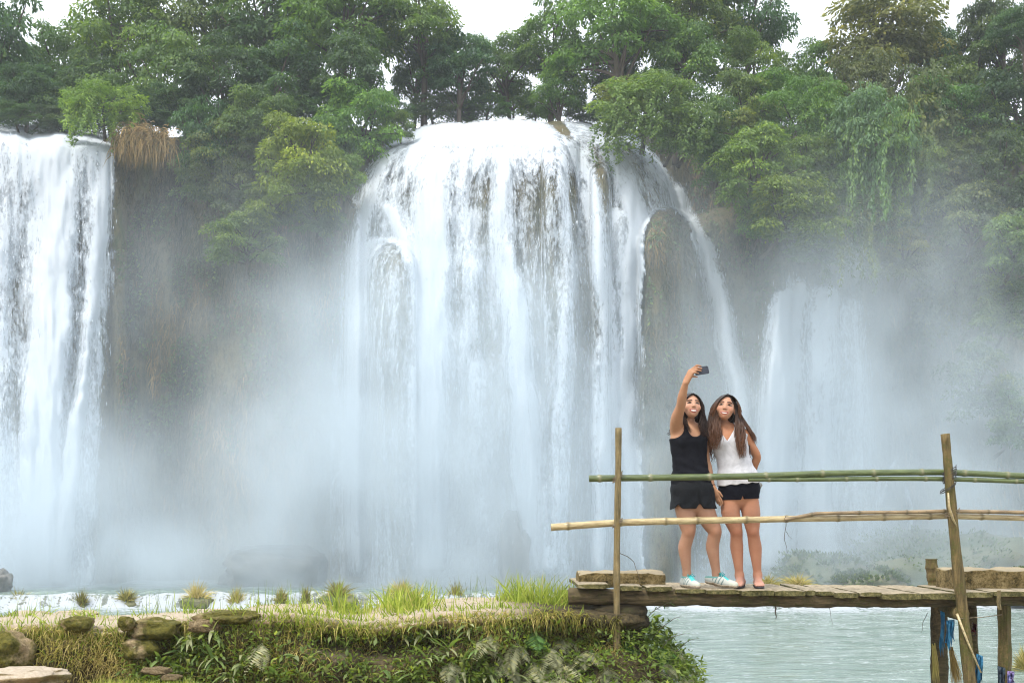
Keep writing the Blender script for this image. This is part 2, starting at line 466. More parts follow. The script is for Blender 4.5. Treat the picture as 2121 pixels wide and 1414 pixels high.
def make_river():
    xs = np.linspace(-34, 40, 560)
    ys = np.concatenate([np.linspace(6, 40, 90)[:-1], np.linspace(40, 53, 180)[:-1], np.linspace(53, 66, 50)])
    X, Y = np.meshgrid(xs, ys)
    Z, t, yd, run = river_z(X, Y)
    q = (yd - Y) / run
    act = 0.35 + 1.3 * np.clip(fbm(X / 2.6, X * 0 + 1.7, 95, 3) + .35, 0, 1)
    foam = np.exp(-((q - 0.55) / 0.5) ** 2) * act + 0.40 * np.exp(-((q - 1.5) / 0.9) ** 2) * act + 0.22 * np.exp(-np.clip(yd - Y - 1, 0, 99) / 5.0) * (Y < yd)
    foam = foam + 0.5 * sstep(56.5, 60, Y) + .12 * (Y > yd) + .21 * (Y < yd)
    drop = np.exp(-((q - 0.5) / 0.42) ** 2)
    tt = NT('river_water')
    o = tt.geo()
    fm = tt.attr('foam')
    n1 = tt.noise(tt.mapping(o, (0.9, 2.4, 2.0)), 1.0, 4, 0.65)
    n2 = tt.noise(tt.mapping(o, (2.6, 6.0, 2.0)), 1.0, 4, 0.6)
    n4 = tt.noise(tt.mapping(o, (7.0, 16.0, 7.0)), 1.0, 3, 0.7)
    dr = tt.attr('drop')
    st = tt.noise(tt.mapping(o, (2.4, 0.5, 0.6)), 1.0, 5, 0.7)
    col = tt.ramp(n1, [(0.35, (0.125, 0.180, 0.155)), (0.65, (0.215, 0.275, 0.245))])
    col = tt.mix(tt.math('MULTIPLY', dr, 0.85), col, (0.095, 0.098, 0.075))
    a = tt.math('MULTIPLY_ADD', fm, 0.95, tt.math('MULTIPLY', tt.math('SUBTRACT', n2, 0.5), 1.9))
    a = tt.math('ADD', a, tt.math('MULTIPLY', tt.math('SUBTRACT', n1, 0.5), 0.9))
    a = tt.math('MULTIPLY_ADD', tt.math('SUBTRACT', n4, 0.5), 1.9, a)
    a = tt.math('MULTIPLY_ADD', tt.math('MULTIPLY', tt.math('SUBTRACT', st, 0.56), 6.0), dr, a)
    al = tt.n('MapRange', {'Value': a, 'From Min': 0.42, 'From Max': 0.78}, interpolation_type='SMOOTHSTEP').outputs[0]
    rip = tt.noise(tt.mapping(o, (1.6, 4.2, 1.0)), 1.0, 4, 0.6)
    water = tt.bsdf(col, 0.12, 0.5, tt.bump(rip, 0.9, 0.22))
    white = tt.bsdf((0.32, 0.35, 0.375), 0.6, 0.3)
    sh = tt.n('MixShader', {0: al, 1: water, 2: white}).outputs[0]
    m = tt.surf(sh)
    v = np.stack([X, Y, Z], -1).reshape(-1, 3)
    tag(obj('river', mesh_np('river', v, grid_faces(len(xs), len(ys)), m, True, {'foam': foam.ravel(), 'drop': drop.ravel()})), 'milky turquoise river with a low white cascade', None, None, 'structure')
make_river()
# ------------------------------------------------------------------ foliage
def leaf_mat(name, trans=0.38):
    t = NT(name)
    oi = t.n('ObjectInfo')
    r = t.attr('rnd')
    c = t.mix(1.0, oi.outputs['Color'], t.ramp(r, [(0.0, (0.55, 0.62, 0.6)), (0.55, (1, 1, 1)), (0.86, (1.35, 1.25, 0.9)), (1.0, (1.9, 1.6, 0.8))]), 'MULTIPLY')
    d = t.bsdf(c, 0.55, 0.35)
    tr = t.n('BsdfTranslucent', {'Color': t.mix(1.0, c, (1.5, 1.6, 0.55), 'MULTIPLY')}).outputs[0]
    return t.surf(t.n('MixShader', {0: trans, 1: d, 2: tr}).outputs[0])
LEAF = leaf_mat('leaf')
BARK = simple_mat('bark', (0.045, 0.038, 0.030), (0.12, 0.10, 0.08), 4, 0.9, 0.1, (1, 1, 0.3), 0.6, 0.05)

def leaves_at(C, D, L, W, rng, up=None):
    """one folded leaf (two triangles each side of the rib) at each C along D"""
    n = len(C)
    D = D / (np.linalg.norm(D, axis=1)[:, None] + 1e-9)
    ref = np.tile([0, 0, 1.0], (n, 1)) + rng.normal(0, 0.35, (n, 3))
    S = np.cross(D, ref); S /= np.linalg.norm(S, axis=1)[:, None] + 1e-9
    N = np.cross(S, D)
    L = L[:, None]; W = W[:, None]
    v = np.stack([C, C + D * L * .45 + S * W * .5 - N * W * .12, C + D * L - N * L * .10, C + D * L * .45 - S * W * .5 - N * W * .12], 1)
    q = np.arange(n)[:, None] * 4 + np.array([[0, 1, 2, 3]])
    return v.reshape(-1, 3), q

def crown_mesh(seed, kind):
    rng = np.random.default_rng(seed)
    V = []; Q = []; A = []; nv = 0; centers = []
    ncl = {'tree': 64, 'shrub': 50, 'drape': 48}[kind]
    for k in range(ncl):
        while True:
            p = rng.normal(0, 1, 3); p /= np.linalg.norm(p)
            if p[2] > -0.75: break
        rad = rng.uniform(0.45, 1.0) ** 0.6
        lump = 1 + 0.28 * math.sin(3.1 * p[0] + seed) * math.cos(2.7 * p[1] + 1.3 * seed) + rng.normal(0, .06)
        c = p * rad * lump * np.array([0.86, 0.80, 0.80])
        if kind == 'shrub': c = c * np.array([1, .7, 1]) + np.array([0, 0.0, -0.12 * abs(p[0])])
        if kind == 'drape': c[2] = c[2] * 1.15
        centers.append(c)
        cr = rng.uniform(0.17, 0.32)
        n = int(rng.integers(150, 250) * (cr / .25) ** 1.4)
        th = rng.uniform(0, 2 * math.pi, n); rr = np.sqrt(rng.random(n))
        zc = (1 - rr ** 2) * 0.55 + rng.normal(0, 0.16, n)
        out = np.stack([np.cos(th), np.sin(th), 0 * th], 1)
        pts = c + cr * (out * rr[:, None] + np.array([0, 0, 1]) * zc[:, None])
        D = out * rng.uniform(0.5, 1.0, (n, 1)) + np.array([0, 0, -1.0]) * rng.uniform(0.15, 0.95, (n, 1)) + rng.normal(0, .3, (n, 3))
        L = rng.uniform(0.050, 0.100, n); W = L * rng.uniform(0.36, 0.52, n)
        v, q = leaves_at(pts, D, L, W, rng)
        V.append(v); Q.append(q + nv); nv += len(v)
        tone = rng.uniform(0.15, 0.85)
        A.append(np.repeat(np.clip(tone + rng.normal(0, .16, n), 0, 1), 4))
        if kind == 'drape' and rng.random() < 0.75 and c[1] < 0.35:
            m = int(rng.integers(2, 5))
            for _ in range(m):
                ln = rng.uniform(0.4, 1.3); k2 = int(ln * 75)
                s = np.sort(rng.random(k2)) * ln
                base = c + rng.normal(0, cr * .6, 3)
                wob = 0.05 * np.sin(s * 5 + rng.uniform(0, 6))
                pts = base + np.stack([wob + rng.normal(0, .03, k2), -0.05 + rng.normal(0, .03, k2), -s], 1)
                D = np.stack([rng.normal(0, .7, k2), -abs(rng.normal(0, .5, k2)), -np.ones(k2)], 1)
                L = rng.uniform(0.06, 0.11, k2)
                v, q = leaves_at(pts, D, L, L * .45, rng)
                V.append(v); Q.append(q + nv); nv += len(v); A.append(np.repeat(np.clip(tone + rng.normal(0, .12, k2), 0, 1), 4))
    me = mesh_np('crown', np.concatenate(V), np.concatenate(Q), LEAF, False, {'rnd': np.concatenate(A)})
    # trunk and limbs
    mb = MB()
    if kind == 'tree':
        base = np.array([rng.normal(0, .1), 0.1, -2.1]); top = np.array([rng.normal(0, .08), 0, 0.15])
        mid = (base + top) / 2 + rng.normal(0, .07, 3)
        r0 = 0.075
    else:
        base = np.array([rng.normal(0, .15), 1.0, -0.75]); top = np.array([0, 0.1, 0.0]); mid = (base + top) / 2 + np.array([0, -.15, -.15]); r0 = 0.05
    s = np.linspace(0, 1, 9)[:, None]
    pts = base * (1 - s) ** 2 + 2 * mid * s * (1 - s) + top * s ** 2
    mb.tube(pts, np.linspace(r0, r0 * .45, 9), 7)
    for k in rng.choice(ncl, 13, replace=False):
        e = centers[k]; t0 = rng.uniform(0.45, 0.95); a = base * (1 - t0) ** 2 + 2 * mid * t0 * (1 - t0) + top * t0 ** 2
        m = (a + e) / 2 + np.array([0, 0, .12]) + rng.normal(0, .05, 3)
        s2 = np.linspace(0, 1, 6)[:, None]
        mb.tube(a * (1 - s2) ** 2 + 2 * m * s2 * (1 - s2) + e * s2 ** 2, np.linspace(r0 * .45, 0.008, 6), 5)
    return me, mb.mesh('trunk', BARK)
CROWNS = {'tree': [crown_mesh(100 + i, 'tree') for i in range(6)], 'shrub': [crown_mesh(200 + i, 'shrub') for i in range(5)], 'drape': [crown_mesh(300 + i, 'drape') for i in range(3)]}

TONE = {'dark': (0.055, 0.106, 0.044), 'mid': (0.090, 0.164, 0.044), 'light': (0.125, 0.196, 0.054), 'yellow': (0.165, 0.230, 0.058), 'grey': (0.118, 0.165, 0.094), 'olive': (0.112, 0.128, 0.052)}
_cnt = {'tree': 0, 'shrub': 0, 'drape': 0}
def plant_tree(px, py, r, depth, kind, tone, label, group, sx=1.0, sz=1.0, name=None):
    if px > 1880 and depth < 58: depth += 2.6 if py < 540 else 5.6
    x, y, z = P(px, py, depth)
    R = r * depth / F
    k = _cnt[kind]; _cnt[kind] += 1
    crown, trunk = CROWNS[kind][k % len(CROWNS[kind])]
    base = -2.1 * R * sz if kind == 'tree' else -0.75 * R * sz
    root = empty(name or ('forest_tree' if kind == 'tree' else 'cliff_shrub'), (x, y, z + base))
    tag(root, label, 'tree' if kind == 'tree' else 'shrub', group)
    rz = random.uniform(0, 6.28) if kind == 'tree' else random.uniform(-0.35, 0.35)
    for nm, me in (('crown', crown), ('trunk', trunk)):
        o = obj(nm, me, root, (0, 0, -base))
        o.rotation_euler = (random.uniform(-.08, .08), random.uniform(-.08, .08), rz)
        o.scale = (R * sx * 1.06, R * 1.06, R * sz * 1.06)
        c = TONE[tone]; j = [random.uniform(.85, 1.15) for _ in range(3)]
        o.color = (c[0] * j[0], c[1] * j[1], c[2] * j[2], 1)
    return root

SKY = 'forest trees along the cliff top'
for a in [
    (-30, 120, 125, 64, 'tree', 'dark', 'shadowy tree cut by the left picture edge above the near waterfall', SKY, 1, 1.2),
    (125, 140, 95, 68, 'tree', 'mid', 'small tree under the bright sky gap above the near waterfall', SKY),
    (55, 215, 75, 62, 'tree', 'dark', 'low dark tree at the waterline just over the near waterfall', SKY),
    (270, 75, 120, 67, 'tree', 'mid', 'tall tree whose crown borders the leftmost sky gap', SKY),
    (185, 190, 85, 64, 'tree', 'dark', 'dark tree overhanging the crest of the near waterfall', SKY),
    (330, 175, 110, 63, 'tree', 'mid', 'leafy tree rising behind the tan grass tuft', SKY, 1, 1.1),
    (420, 55, 125, 68, 'tree', 'mid', 'tall tree with flecks of sky showing through its upper leaves', SKY),
    (455, 190, 100, 62, 'tree', 'dark', 'dense dark tree on the cliff top between tan tuft and yellow shrub', SKY),
    (560, 60, 135, 66, 'tree', 'dark', 'large dark crown touching the top edge left of the dome waterfall', SKY),
    (585, 175, 105, 63, 'tree', 'dark', 'dark tree directly above the yellow green shrub', SKY),
    (715, 55, 130, 65, 'tree', 'mid', 'bushy tree at the top edge over the left shoulder of the dome waterfall', SKY),
    (715, 165, 95, 62, 'tree', 'dark', 'deep green tree behind the top of the yellow green shrub', SKY),
    (870, 55, 100, 66, 'tree', 'mid', 'tree whose right side borders the middle sky gap', SKY),
    (865, 160, 62, 68, 'tree', 'dark', 'thin tree with sky glinting through beside the dome crest', SKY, .9, 1.3),
    (950, 150, 85, 66, 'tree', 'dark', 'dark tree standing behind the left half of the dome crest', SKY),
    (1045, 140, 75, 68, 'tree', 'mid', 'low tree under the middle sky gap above the dome crest', SKY),
    (1065, 205, 50, 70, 'tree', 'mid', 'slender small tree with bare trunk on the dome crest', SKY, 1.2, .9),
    (1150, 95, 85, 66, 'tree', 'mid', 'tree whose left side borders the middle sky gap', SKY),
    (1160, 190, 65, 65, 'tree', 'mid', 'small tree behind the brown rock at the crest', SKY),
    (1270, 65, 125, 63, 'tree', 'light', 'broad light green tree above the right part of the dome crest', SKY),
    (1275, 170, 70, 66, 'tree', 'dark', 'dark tree in the gap behind the pale overhanging bush', SKY),
    (1420, 40, 120, 65, 'tree', 'mid', 'tall tree at the top edge over the pale overhanging bush', SKY),
    (1420, 135, 95, 63, 'tree', 'mid', 'mid green tree just behind the pale overhanging bush', SKY),
    (1560, 45, 95, 66, 'tree', 'dark', 'dark feathery tree left of the bright gap in the right skyline', SKY, .9, 1.2),
    (1560, 150, 85, 63, 'tree', 'mid', 'tree below the dark feathery crown on the right slope', SKY),
    (1700, 165, 75, 66, 'tree', 'mid', 'low tree filling the skyline dip on the right slope', SKY),
    (1830, 85, 125, 64, 'tree', 'olive', 'large rounded olive tree crowning the right skyline', SKY, 1.1, 1),
    (1935, 130, 70, 66, 'tree', 'dark', 'dark tree on the right flank of the rounded olive tree', SKY, 1, 1.2),
    (2075, 95, 88, 62, 'tree', 'dark', 'pointed dark tree near the top right corner', SKY, 1, 1.15),
    (2125, 60, 60, 58, 'tree', 'dark', 'tree cut by the right picture edge in the top corner', SKY),
    (2000, 190, 95, 63, 'tree', 'mid', 'tree below the sky gap in the top right', SKY),
    (2110, 235, 115, 60, 'tree', 'dark', 'dark tree at the right edge under the pointed tree', SKY),
    (890, 225, 46, 66, 'shrub', 'dark', 'low dark bush on the crest at the left end of the dome', SKY, 1.3, .8),
    (950, 226, 46, 67, 'shrub', 'dark', 'second low bush along the dome crest from its left end', SKY, 1.3, .8),
    (1008, 226, 42, 67, 'shrub', 'mid', 'low bush on the dome crest left of the slender tree', SKY, 1.3, .8),
    (1110, 224, 44, 68, 'shrub', 'mid', 'low bush on the dome crest right of the slender tree', SKY, 1.3, .8),
    (1205, 234, 34, 66, 'shrub', 'mid', 'low bush on the crest right of the brown rock', SKY, 1.2, .8),
    (30, 238, 40, 60, 'shrub', 'dark', 'dark low bush at the left end of the near waterfall crest', SKY, 1.3, .8),
    (110, 246, 40, 61, 'shrub', 'dark', 'dark low bush in the middle of the near waterfall crest', SKY, 1.3, .8),
    (575, 240, 50, 61, 'shrub', 'dark', 'low dark bush on the rim left of the round leafy bush', SKY, 1.3, .8),
    (665, 236, 48, 61.5, 'shrub', 'dark', 'low dark bush on the rim just behind the round leafy bush', SKY, 1.3, .8),
    (800, 222, 48, 64, 'shrub', 'dark', 'dark bush on the rim before the dome crest begins', SKY, 1.2, .9),
    (1260, 232, 40, 65, 'shrub', 'dark', 'dark bush on the crest behind the pale overhanging bush', SKY, 1.2, .9),
    (180, 248, 40, 61.5, 'shrub', 'dark', 'dark low bush at the right end of the near waterfall crest', SKY, 1.3, .8),
    (75, 190, 62, 63, 'shrub', 'dark', 'shadowed thicket between two dark trees over the near waterfall', SKY, 1.2, .9),
    (290, 235, 62, 60.5, 'shrub', 'dark', 'dark bush right behind the tan grass tuft', SKY, 1.2, .8),
    (380, 232, 66, 61, 'shrub', 'dark', 'dark bush on the rim right of the tan grass tuft', SKY, 1.1, .9),
]: plant_tree(*a)
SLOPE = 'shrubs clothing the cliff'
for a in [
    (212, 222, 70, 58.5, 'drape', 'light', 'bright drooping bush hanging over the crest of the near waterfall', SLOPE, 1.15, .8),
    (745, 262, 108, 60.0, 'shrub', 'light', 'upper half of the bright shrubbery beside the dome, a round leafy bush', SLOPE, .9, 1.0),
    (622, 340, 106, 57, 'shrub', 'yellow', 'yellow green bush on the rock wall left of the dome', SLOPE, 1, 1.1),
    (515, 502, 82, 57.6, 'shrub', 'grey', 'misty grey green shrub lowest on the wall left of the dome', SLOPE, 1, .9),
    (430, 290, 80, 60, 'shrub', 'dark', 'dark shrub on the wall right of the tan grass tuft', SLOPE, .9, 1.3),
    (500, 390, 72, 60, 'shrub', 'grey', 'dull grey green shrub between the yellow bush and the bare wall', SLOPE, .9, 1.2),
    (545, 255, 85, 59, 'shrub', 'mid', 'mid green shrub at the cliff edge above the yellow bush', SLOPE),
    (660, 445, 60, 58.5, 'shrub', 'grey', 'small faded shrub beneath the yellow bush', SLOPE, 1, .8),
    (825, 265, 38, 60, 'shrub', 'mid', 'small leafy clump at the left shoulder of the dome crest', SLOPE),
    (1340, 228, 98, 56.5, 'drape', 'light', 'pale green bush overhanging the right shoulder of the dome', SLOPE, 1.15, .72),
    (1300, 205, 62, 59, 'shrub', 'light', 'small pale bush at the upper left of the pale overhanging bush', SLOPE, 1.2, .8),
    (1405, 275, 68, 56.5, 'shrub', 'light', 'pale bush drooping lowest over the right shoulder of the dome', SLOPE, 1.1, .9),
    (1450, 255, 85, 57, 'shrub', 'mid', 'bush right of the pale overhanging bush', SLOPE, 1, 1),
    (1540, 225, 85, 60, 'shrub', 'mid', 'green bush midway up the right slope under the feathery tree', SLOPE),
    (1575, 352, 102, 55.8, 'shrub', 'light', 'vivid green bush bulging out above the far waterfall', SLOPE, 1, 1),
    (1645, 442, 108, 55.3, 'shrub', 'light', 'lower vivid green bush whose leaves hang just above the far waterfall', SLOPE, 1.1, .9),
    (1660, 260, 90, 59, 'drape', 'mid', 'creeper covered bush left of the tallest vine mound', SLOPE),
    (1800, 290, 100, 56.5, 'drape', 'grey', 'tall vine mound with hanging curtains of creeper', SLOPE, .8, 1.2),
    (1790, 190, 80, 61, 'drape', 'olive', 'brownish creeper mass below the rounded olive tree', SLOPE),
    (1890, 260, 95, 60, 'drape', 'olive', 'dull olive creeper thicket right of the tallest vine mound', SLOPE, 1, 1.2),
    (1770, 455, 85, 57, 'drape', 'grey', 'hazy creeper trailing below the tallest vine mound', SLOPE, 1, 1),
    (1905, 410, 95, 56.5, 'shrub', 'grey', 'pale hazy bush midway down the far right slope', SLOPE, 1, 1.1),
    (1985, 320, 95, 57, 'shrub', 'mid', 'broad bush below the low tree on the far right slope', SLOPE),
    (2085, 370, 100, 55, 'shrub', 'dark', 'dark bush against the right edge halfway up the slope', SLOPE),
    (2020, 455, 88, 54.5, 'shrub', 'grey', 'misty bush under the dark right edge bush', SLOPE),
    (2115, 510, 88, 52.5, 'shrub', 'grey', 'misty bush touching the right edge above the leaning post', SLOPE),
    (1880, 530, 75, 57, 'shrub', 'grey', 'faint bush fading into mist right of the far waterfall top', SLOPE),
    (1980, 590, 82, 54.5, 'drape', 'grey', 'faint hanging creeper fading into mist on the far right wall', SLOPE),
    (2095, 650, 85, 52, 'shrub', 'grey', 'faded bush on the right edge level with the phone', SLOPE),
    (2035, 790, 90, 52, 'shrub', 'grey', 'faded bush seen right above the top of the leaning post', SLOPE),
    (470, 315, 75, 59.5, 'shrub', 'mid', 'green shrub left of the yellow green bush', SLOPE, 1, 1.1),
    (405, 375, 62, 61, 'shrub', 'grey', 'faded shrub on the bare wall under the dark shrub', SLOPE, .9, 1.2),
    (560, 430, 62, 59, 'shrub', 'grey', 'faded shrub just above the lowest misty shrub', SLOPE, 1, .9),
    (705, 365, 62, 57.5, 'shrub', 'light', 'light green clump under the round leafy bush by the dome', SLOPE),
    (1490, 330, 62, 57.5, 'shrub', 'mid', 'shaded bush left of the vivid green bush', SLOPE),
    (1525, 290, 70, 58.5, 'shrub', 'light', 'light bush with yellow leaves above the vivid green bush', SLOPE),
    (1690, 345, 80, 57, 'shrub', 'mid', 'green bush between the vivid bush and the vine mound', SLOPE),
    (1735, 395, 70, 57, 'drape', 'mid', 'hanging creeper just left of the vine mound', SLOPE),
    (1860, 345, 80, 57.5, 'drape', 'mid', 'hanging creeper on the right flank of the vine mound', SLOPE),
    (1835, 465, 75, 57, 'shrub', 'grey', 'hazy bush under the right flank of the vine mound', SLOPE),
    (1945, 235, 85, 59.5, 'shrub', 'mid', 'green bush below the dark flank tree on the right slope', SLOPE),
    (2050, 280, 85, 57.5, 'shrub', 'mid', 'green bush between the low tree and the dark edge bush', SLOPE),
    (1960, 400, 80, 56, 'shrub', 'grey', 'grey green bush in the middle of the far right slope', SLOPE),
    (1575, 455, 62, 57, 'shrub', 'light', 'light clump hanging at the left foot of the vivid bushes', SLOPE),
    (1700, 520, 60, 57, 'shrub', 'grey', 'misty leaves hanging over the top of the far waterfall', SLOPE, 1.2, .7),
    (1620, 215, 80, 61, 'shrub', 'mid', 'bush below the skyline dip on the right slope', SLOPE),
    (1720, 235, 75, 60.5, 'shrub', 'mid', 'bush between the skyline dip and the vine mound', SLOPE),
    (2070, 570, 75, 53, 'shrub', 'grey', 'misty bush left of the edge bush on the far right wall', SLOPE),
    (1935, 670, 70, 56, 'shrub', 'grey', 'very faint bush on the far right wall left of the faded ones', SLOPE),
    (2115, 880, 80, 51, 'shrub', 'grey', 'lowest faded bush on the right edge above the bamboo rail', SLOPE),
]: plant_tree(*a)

# ------------------------------------------------------------------ dry plants hanging on the rock wall
def grass_mat(name, stops, trans=0.25):
    t = NT(name)
    c = t.ramp(t.attr('rnd'), stops)
    d = t.bsdf(c, 0.6, 0.25)
    tr = t.n('BsdfTranslucent', {'Color': c}).outputs[0]
    return t.surf(t.n('MixShader', {0: trans, 1: d, 2: tr}).outputs[0])
DRY = grass_mat('dry_hanging_grass', [(0, (0.05, 0.06, 0.025)), (0.4, (0.13, 0.105, 0.045)), (0.8, (0.31, 0.21, 0.085)), (1, (0.44, 0.31, 0.13))])

def blades(base, tip, w, rng, bend=0.3, seg=3):
    """arching blades from base to tip (arrays), width w: strips of seg quads ending in a point"""
    n = len(base)
    D = tip - base
    side = np.cross(D, rng.normal(0, 1, (n, 3)) + np.array([0, -1.5, 0])); side /= np.linalg.norm(side, axis=1)[:, None] + 1e-9
    ln = np.linalg.norm(D, axis=1)[:, None]
    V = []
    for k in range(seg + 1):
        s = k / seg
        c = base + D * s + np.array([0, 0, 1.0]) * ln * bend * (s - s * s) * 2
        ww = (w * (1 - s) ** 0.7)[:, None] * 0.5
        if k == seg: V.append(c[:, None])
        else: V.append(np.stack([c - side * ww, c + side * ww], 1))
    v = np.concatenate(V, 1); m = v.shape[1]
    b = np.arange(n)[:, None] * m
    q = np.concatenate([b + np.array([[2 * k, 2 * k + 1, 2 * k + 3, 2 * k + 2]]) for k in range(seg - 1)]) if seg > 1 else np.zeros((0, 4), int)
    t = b + np.array([[2 * seg - 2, 2 * seg - 1, 2 * seg]])
    return v.reshape(-1, 3), q, t, m

def hanging_grass():
    rng = np.random.default_rng(11)
    n = 19000
    px = np.concatenate([rng.uniform(246, 720, n), rng.uniform(1420, 1660, n // 3), rng.uniform(1335, 1432, n // 6), rng.uniform(1840, 2200, n // 4)])
    py = np.concatenate([rng.uniform(285, 1150, n), rng.uniform(300, 1100, n // 3), rng.uniform(436, 900, n // 6), rng.uniform(330, 1150, n // 4)])
    ok = fbm(px / 50, py / 120, 55, 3) > -0.10
    px, py = px[ok], py[ok]
    b = np.stack(P(px, py, cliff_depth(px, py) - 0.05), -1)
    ln = rng.uniform(0.25, 0.9, len(px))
    tip = b + np.stack([rng.normal(0, .12, len(px)), -rng.uniform(0.1, 0.4, len(px)), -ln], -1)
    v, q, t, m = blades(b, tip, rng.uniform(.03, .075, len(px)), rng, 0.2, 2)
    rnd = np.clip(0.42 + 1.5 * fbm(px / 70, py / 130, 77, 3) + rng.normal(0, .16, len(px)) - .28 * ((px > 1330) & (px < 1436)), 0, 1)
    o = obj('hanging_grass', mesh_np('hanging_grass', v, [q, t], DRY, False, {'rnd': np.repeat(rnd, m)}))
    tag(o, 'dry grass and roots hanging on the rock wall', None, None, 'stuff')
    # the tan tuft beside the near fall
    n = 3200
    px = 298 + np.clip(rng.normal(0, 26, n), -62, 62); py = 292 + rng.normal(0, 11, n) + 5 * np.sin(px / 7) - 10 * np.exp(-((px - 285) / 30) ** 2)
    b = np.stack(P(px, py, 58.9 - rng.uniform(0, 1.2, n)), -1)
    ln = rng.uniform(0.1, 1.0, n) ** 1.4 * 1.5 + .15
    tip = b + np.stack([rng.normal(0, .34, n), -rng.uniform(0.1, 0.6, n), -ln + 0.45 * rng.random(n)], -1)
    v, q, t, m = blades(b, tip, rng.uniform(.03, .065, n), rng, 0.5, 3)
    me = mesh_np('grass_tuft', v, [q, t], DRY, False, {'rnd': np.repeat(np.clip(rng.normal(.60, .2, n), 0, 1), m)})
    tag(obj('grass_tuft', me), 'tan dry grass tuft drooping from the ledge beside the near waterfall', 'grass tuft')
    # small creeping leaves on the wall
    n = 16000
    px = np.concatenate([rng.uniform(330, 730, n), rng.uniform(246, 420, n // 3), rng.uniform(1430, 1620, n // 4), rng.uniform(1340, 1430, n // 8)])
    py = np.concatenate([300 + 640 * rng.random(n) ** 1.3, rng.uniform(420, 900, n // 3), rng.uniform(330, 900, n // 4), rng.uniform(445, 900, n // 8)])
    ok = fbm(px / 34, py / 60, 255, 4) > .0
    px, py = px[ok], py[ok]; n = len(px)
    b = np.stack(P(px, py, cliff_depth(px, py) - rng.uniform(0, .3, n)), -1)
    D = np.stack([rng.normal(0, .7, n), -rng.uniform(.2, 1, n), -rng.uniform(.2, 1.2, n)], -1)
    L = rng.uniform(.14, .30, n)
    v, q = leaves_at(b, D, L, L * .5, rng)
    o = obj('creeper_foliage', mesh_np('creeper_foliage', v, q, LEAF, False, {'rnd': np.repeat(np.clip(rng.normal(.45, .25, n), 0, 1), 4)}))
    o.color = (.105, .150, .070, 1)
    tag(o, 'small creeping leaves covering the rock wall between the falls', None, None, 'stuff')
hanging_grass()
# ------------------------------------------------------------------ near bank: rock ledge, ground, boulders
from mathutils import noise as mnoise
def bank_mat():
    t = NT('bank_rock')
    o = t.geo()
    nz = t.n('SeparateXYZ', {0: t.n('NewGeometry').outputs['Normal']}).outputs[2]
    big = t.noise(o, 1.6, 4, 0.6)
    mid = t.noise(o, 7, 5, 0.65)
    fine = t.noise(o, 34, 4, 0.7)
    stone = t.ramp(mid, [(0.3, (0.15, 0.105, 0.055)), (0.5, (0.25, 0.185, 0.105)), (0.7, (0.33, 0.26, 0.165))])
    path = t.ramp(fine, [(0.3, (0.27, 0.22, 0.155)), (0.7, (0.40, 0.34, 0.265))])
    moss = t.ramp(fine, [(0.35, (0.035, 0.040, 0.010)), (0.65, (0.115, 0.105, 0.028))])
    soil = t.ramp(fine, [(0.35, (0.022, 0.018, 0.010)), (0.65, (0.085, 0.065, 0.030))])
    c = t.mix(t.mr(big, 0.42, 0.6), stone, moss)
    c = t.mix(t.attr('dirt'), c, soil)
    flat = t.math('MULTIPLY', t.math('MULTIPLY', t.mr(nz, 0.55, 0.85), t.mr(mid, 0.28, 0.42)), t.math('SUBTRACT', 1.0, t.attr('dirt')))
    c = t.mix(flat, c, path)
    h = t.math('ADD', mid, t.math('MULTIPLY', fine, 0.4))
    return t.surf(t.bsdf(c, 0.88, 0.2, t.bump(h, 0.8, 0.04)))
BANK = bank_mat()

def bank_top(X):
    px = CX + X / 9.4 * F
    return np.interp(px, [-900, 0, 120, 220, 420, 500, 620, 760, 880, 1000, 1160, 1260, 1500], [-0.84, -0.82, -0.80, -0.83, -0.765, -0.72, -0.72, -0.80, -0.735, -0.715, -0.71, -0.76, -0.78])

def contour():
    """front edge of the ledge seen from above, from far left, round the bridge end and back to the river"""
    X = np.concatenate([np.linspace(-7.5, 0.85, 300), 0.85 + 0.27 * np.sin(np.linspace(0.05, math.pi / 2, 26)), np.linspace(1.12, 1.02, 34)])
    Yf = np.interp(np.linspace(-7.5, 0.85, 300), [-7.5, -4.2, -3.2, -2.6, -2.2, -1.4, -0.4, 0.2, 0.85], [8.9, 9.0, 9.25, 9.3, 9.15, 9.15, 9.35, 9.42, 9.45])
    Y = np.concatenate([Yf, 9.45 + 0.5 * (1 - np.cos(np.linspace(0.05, math.pi / 2, 26))), np.linspace(9.98, 12.2, 34)])
    return X, Y

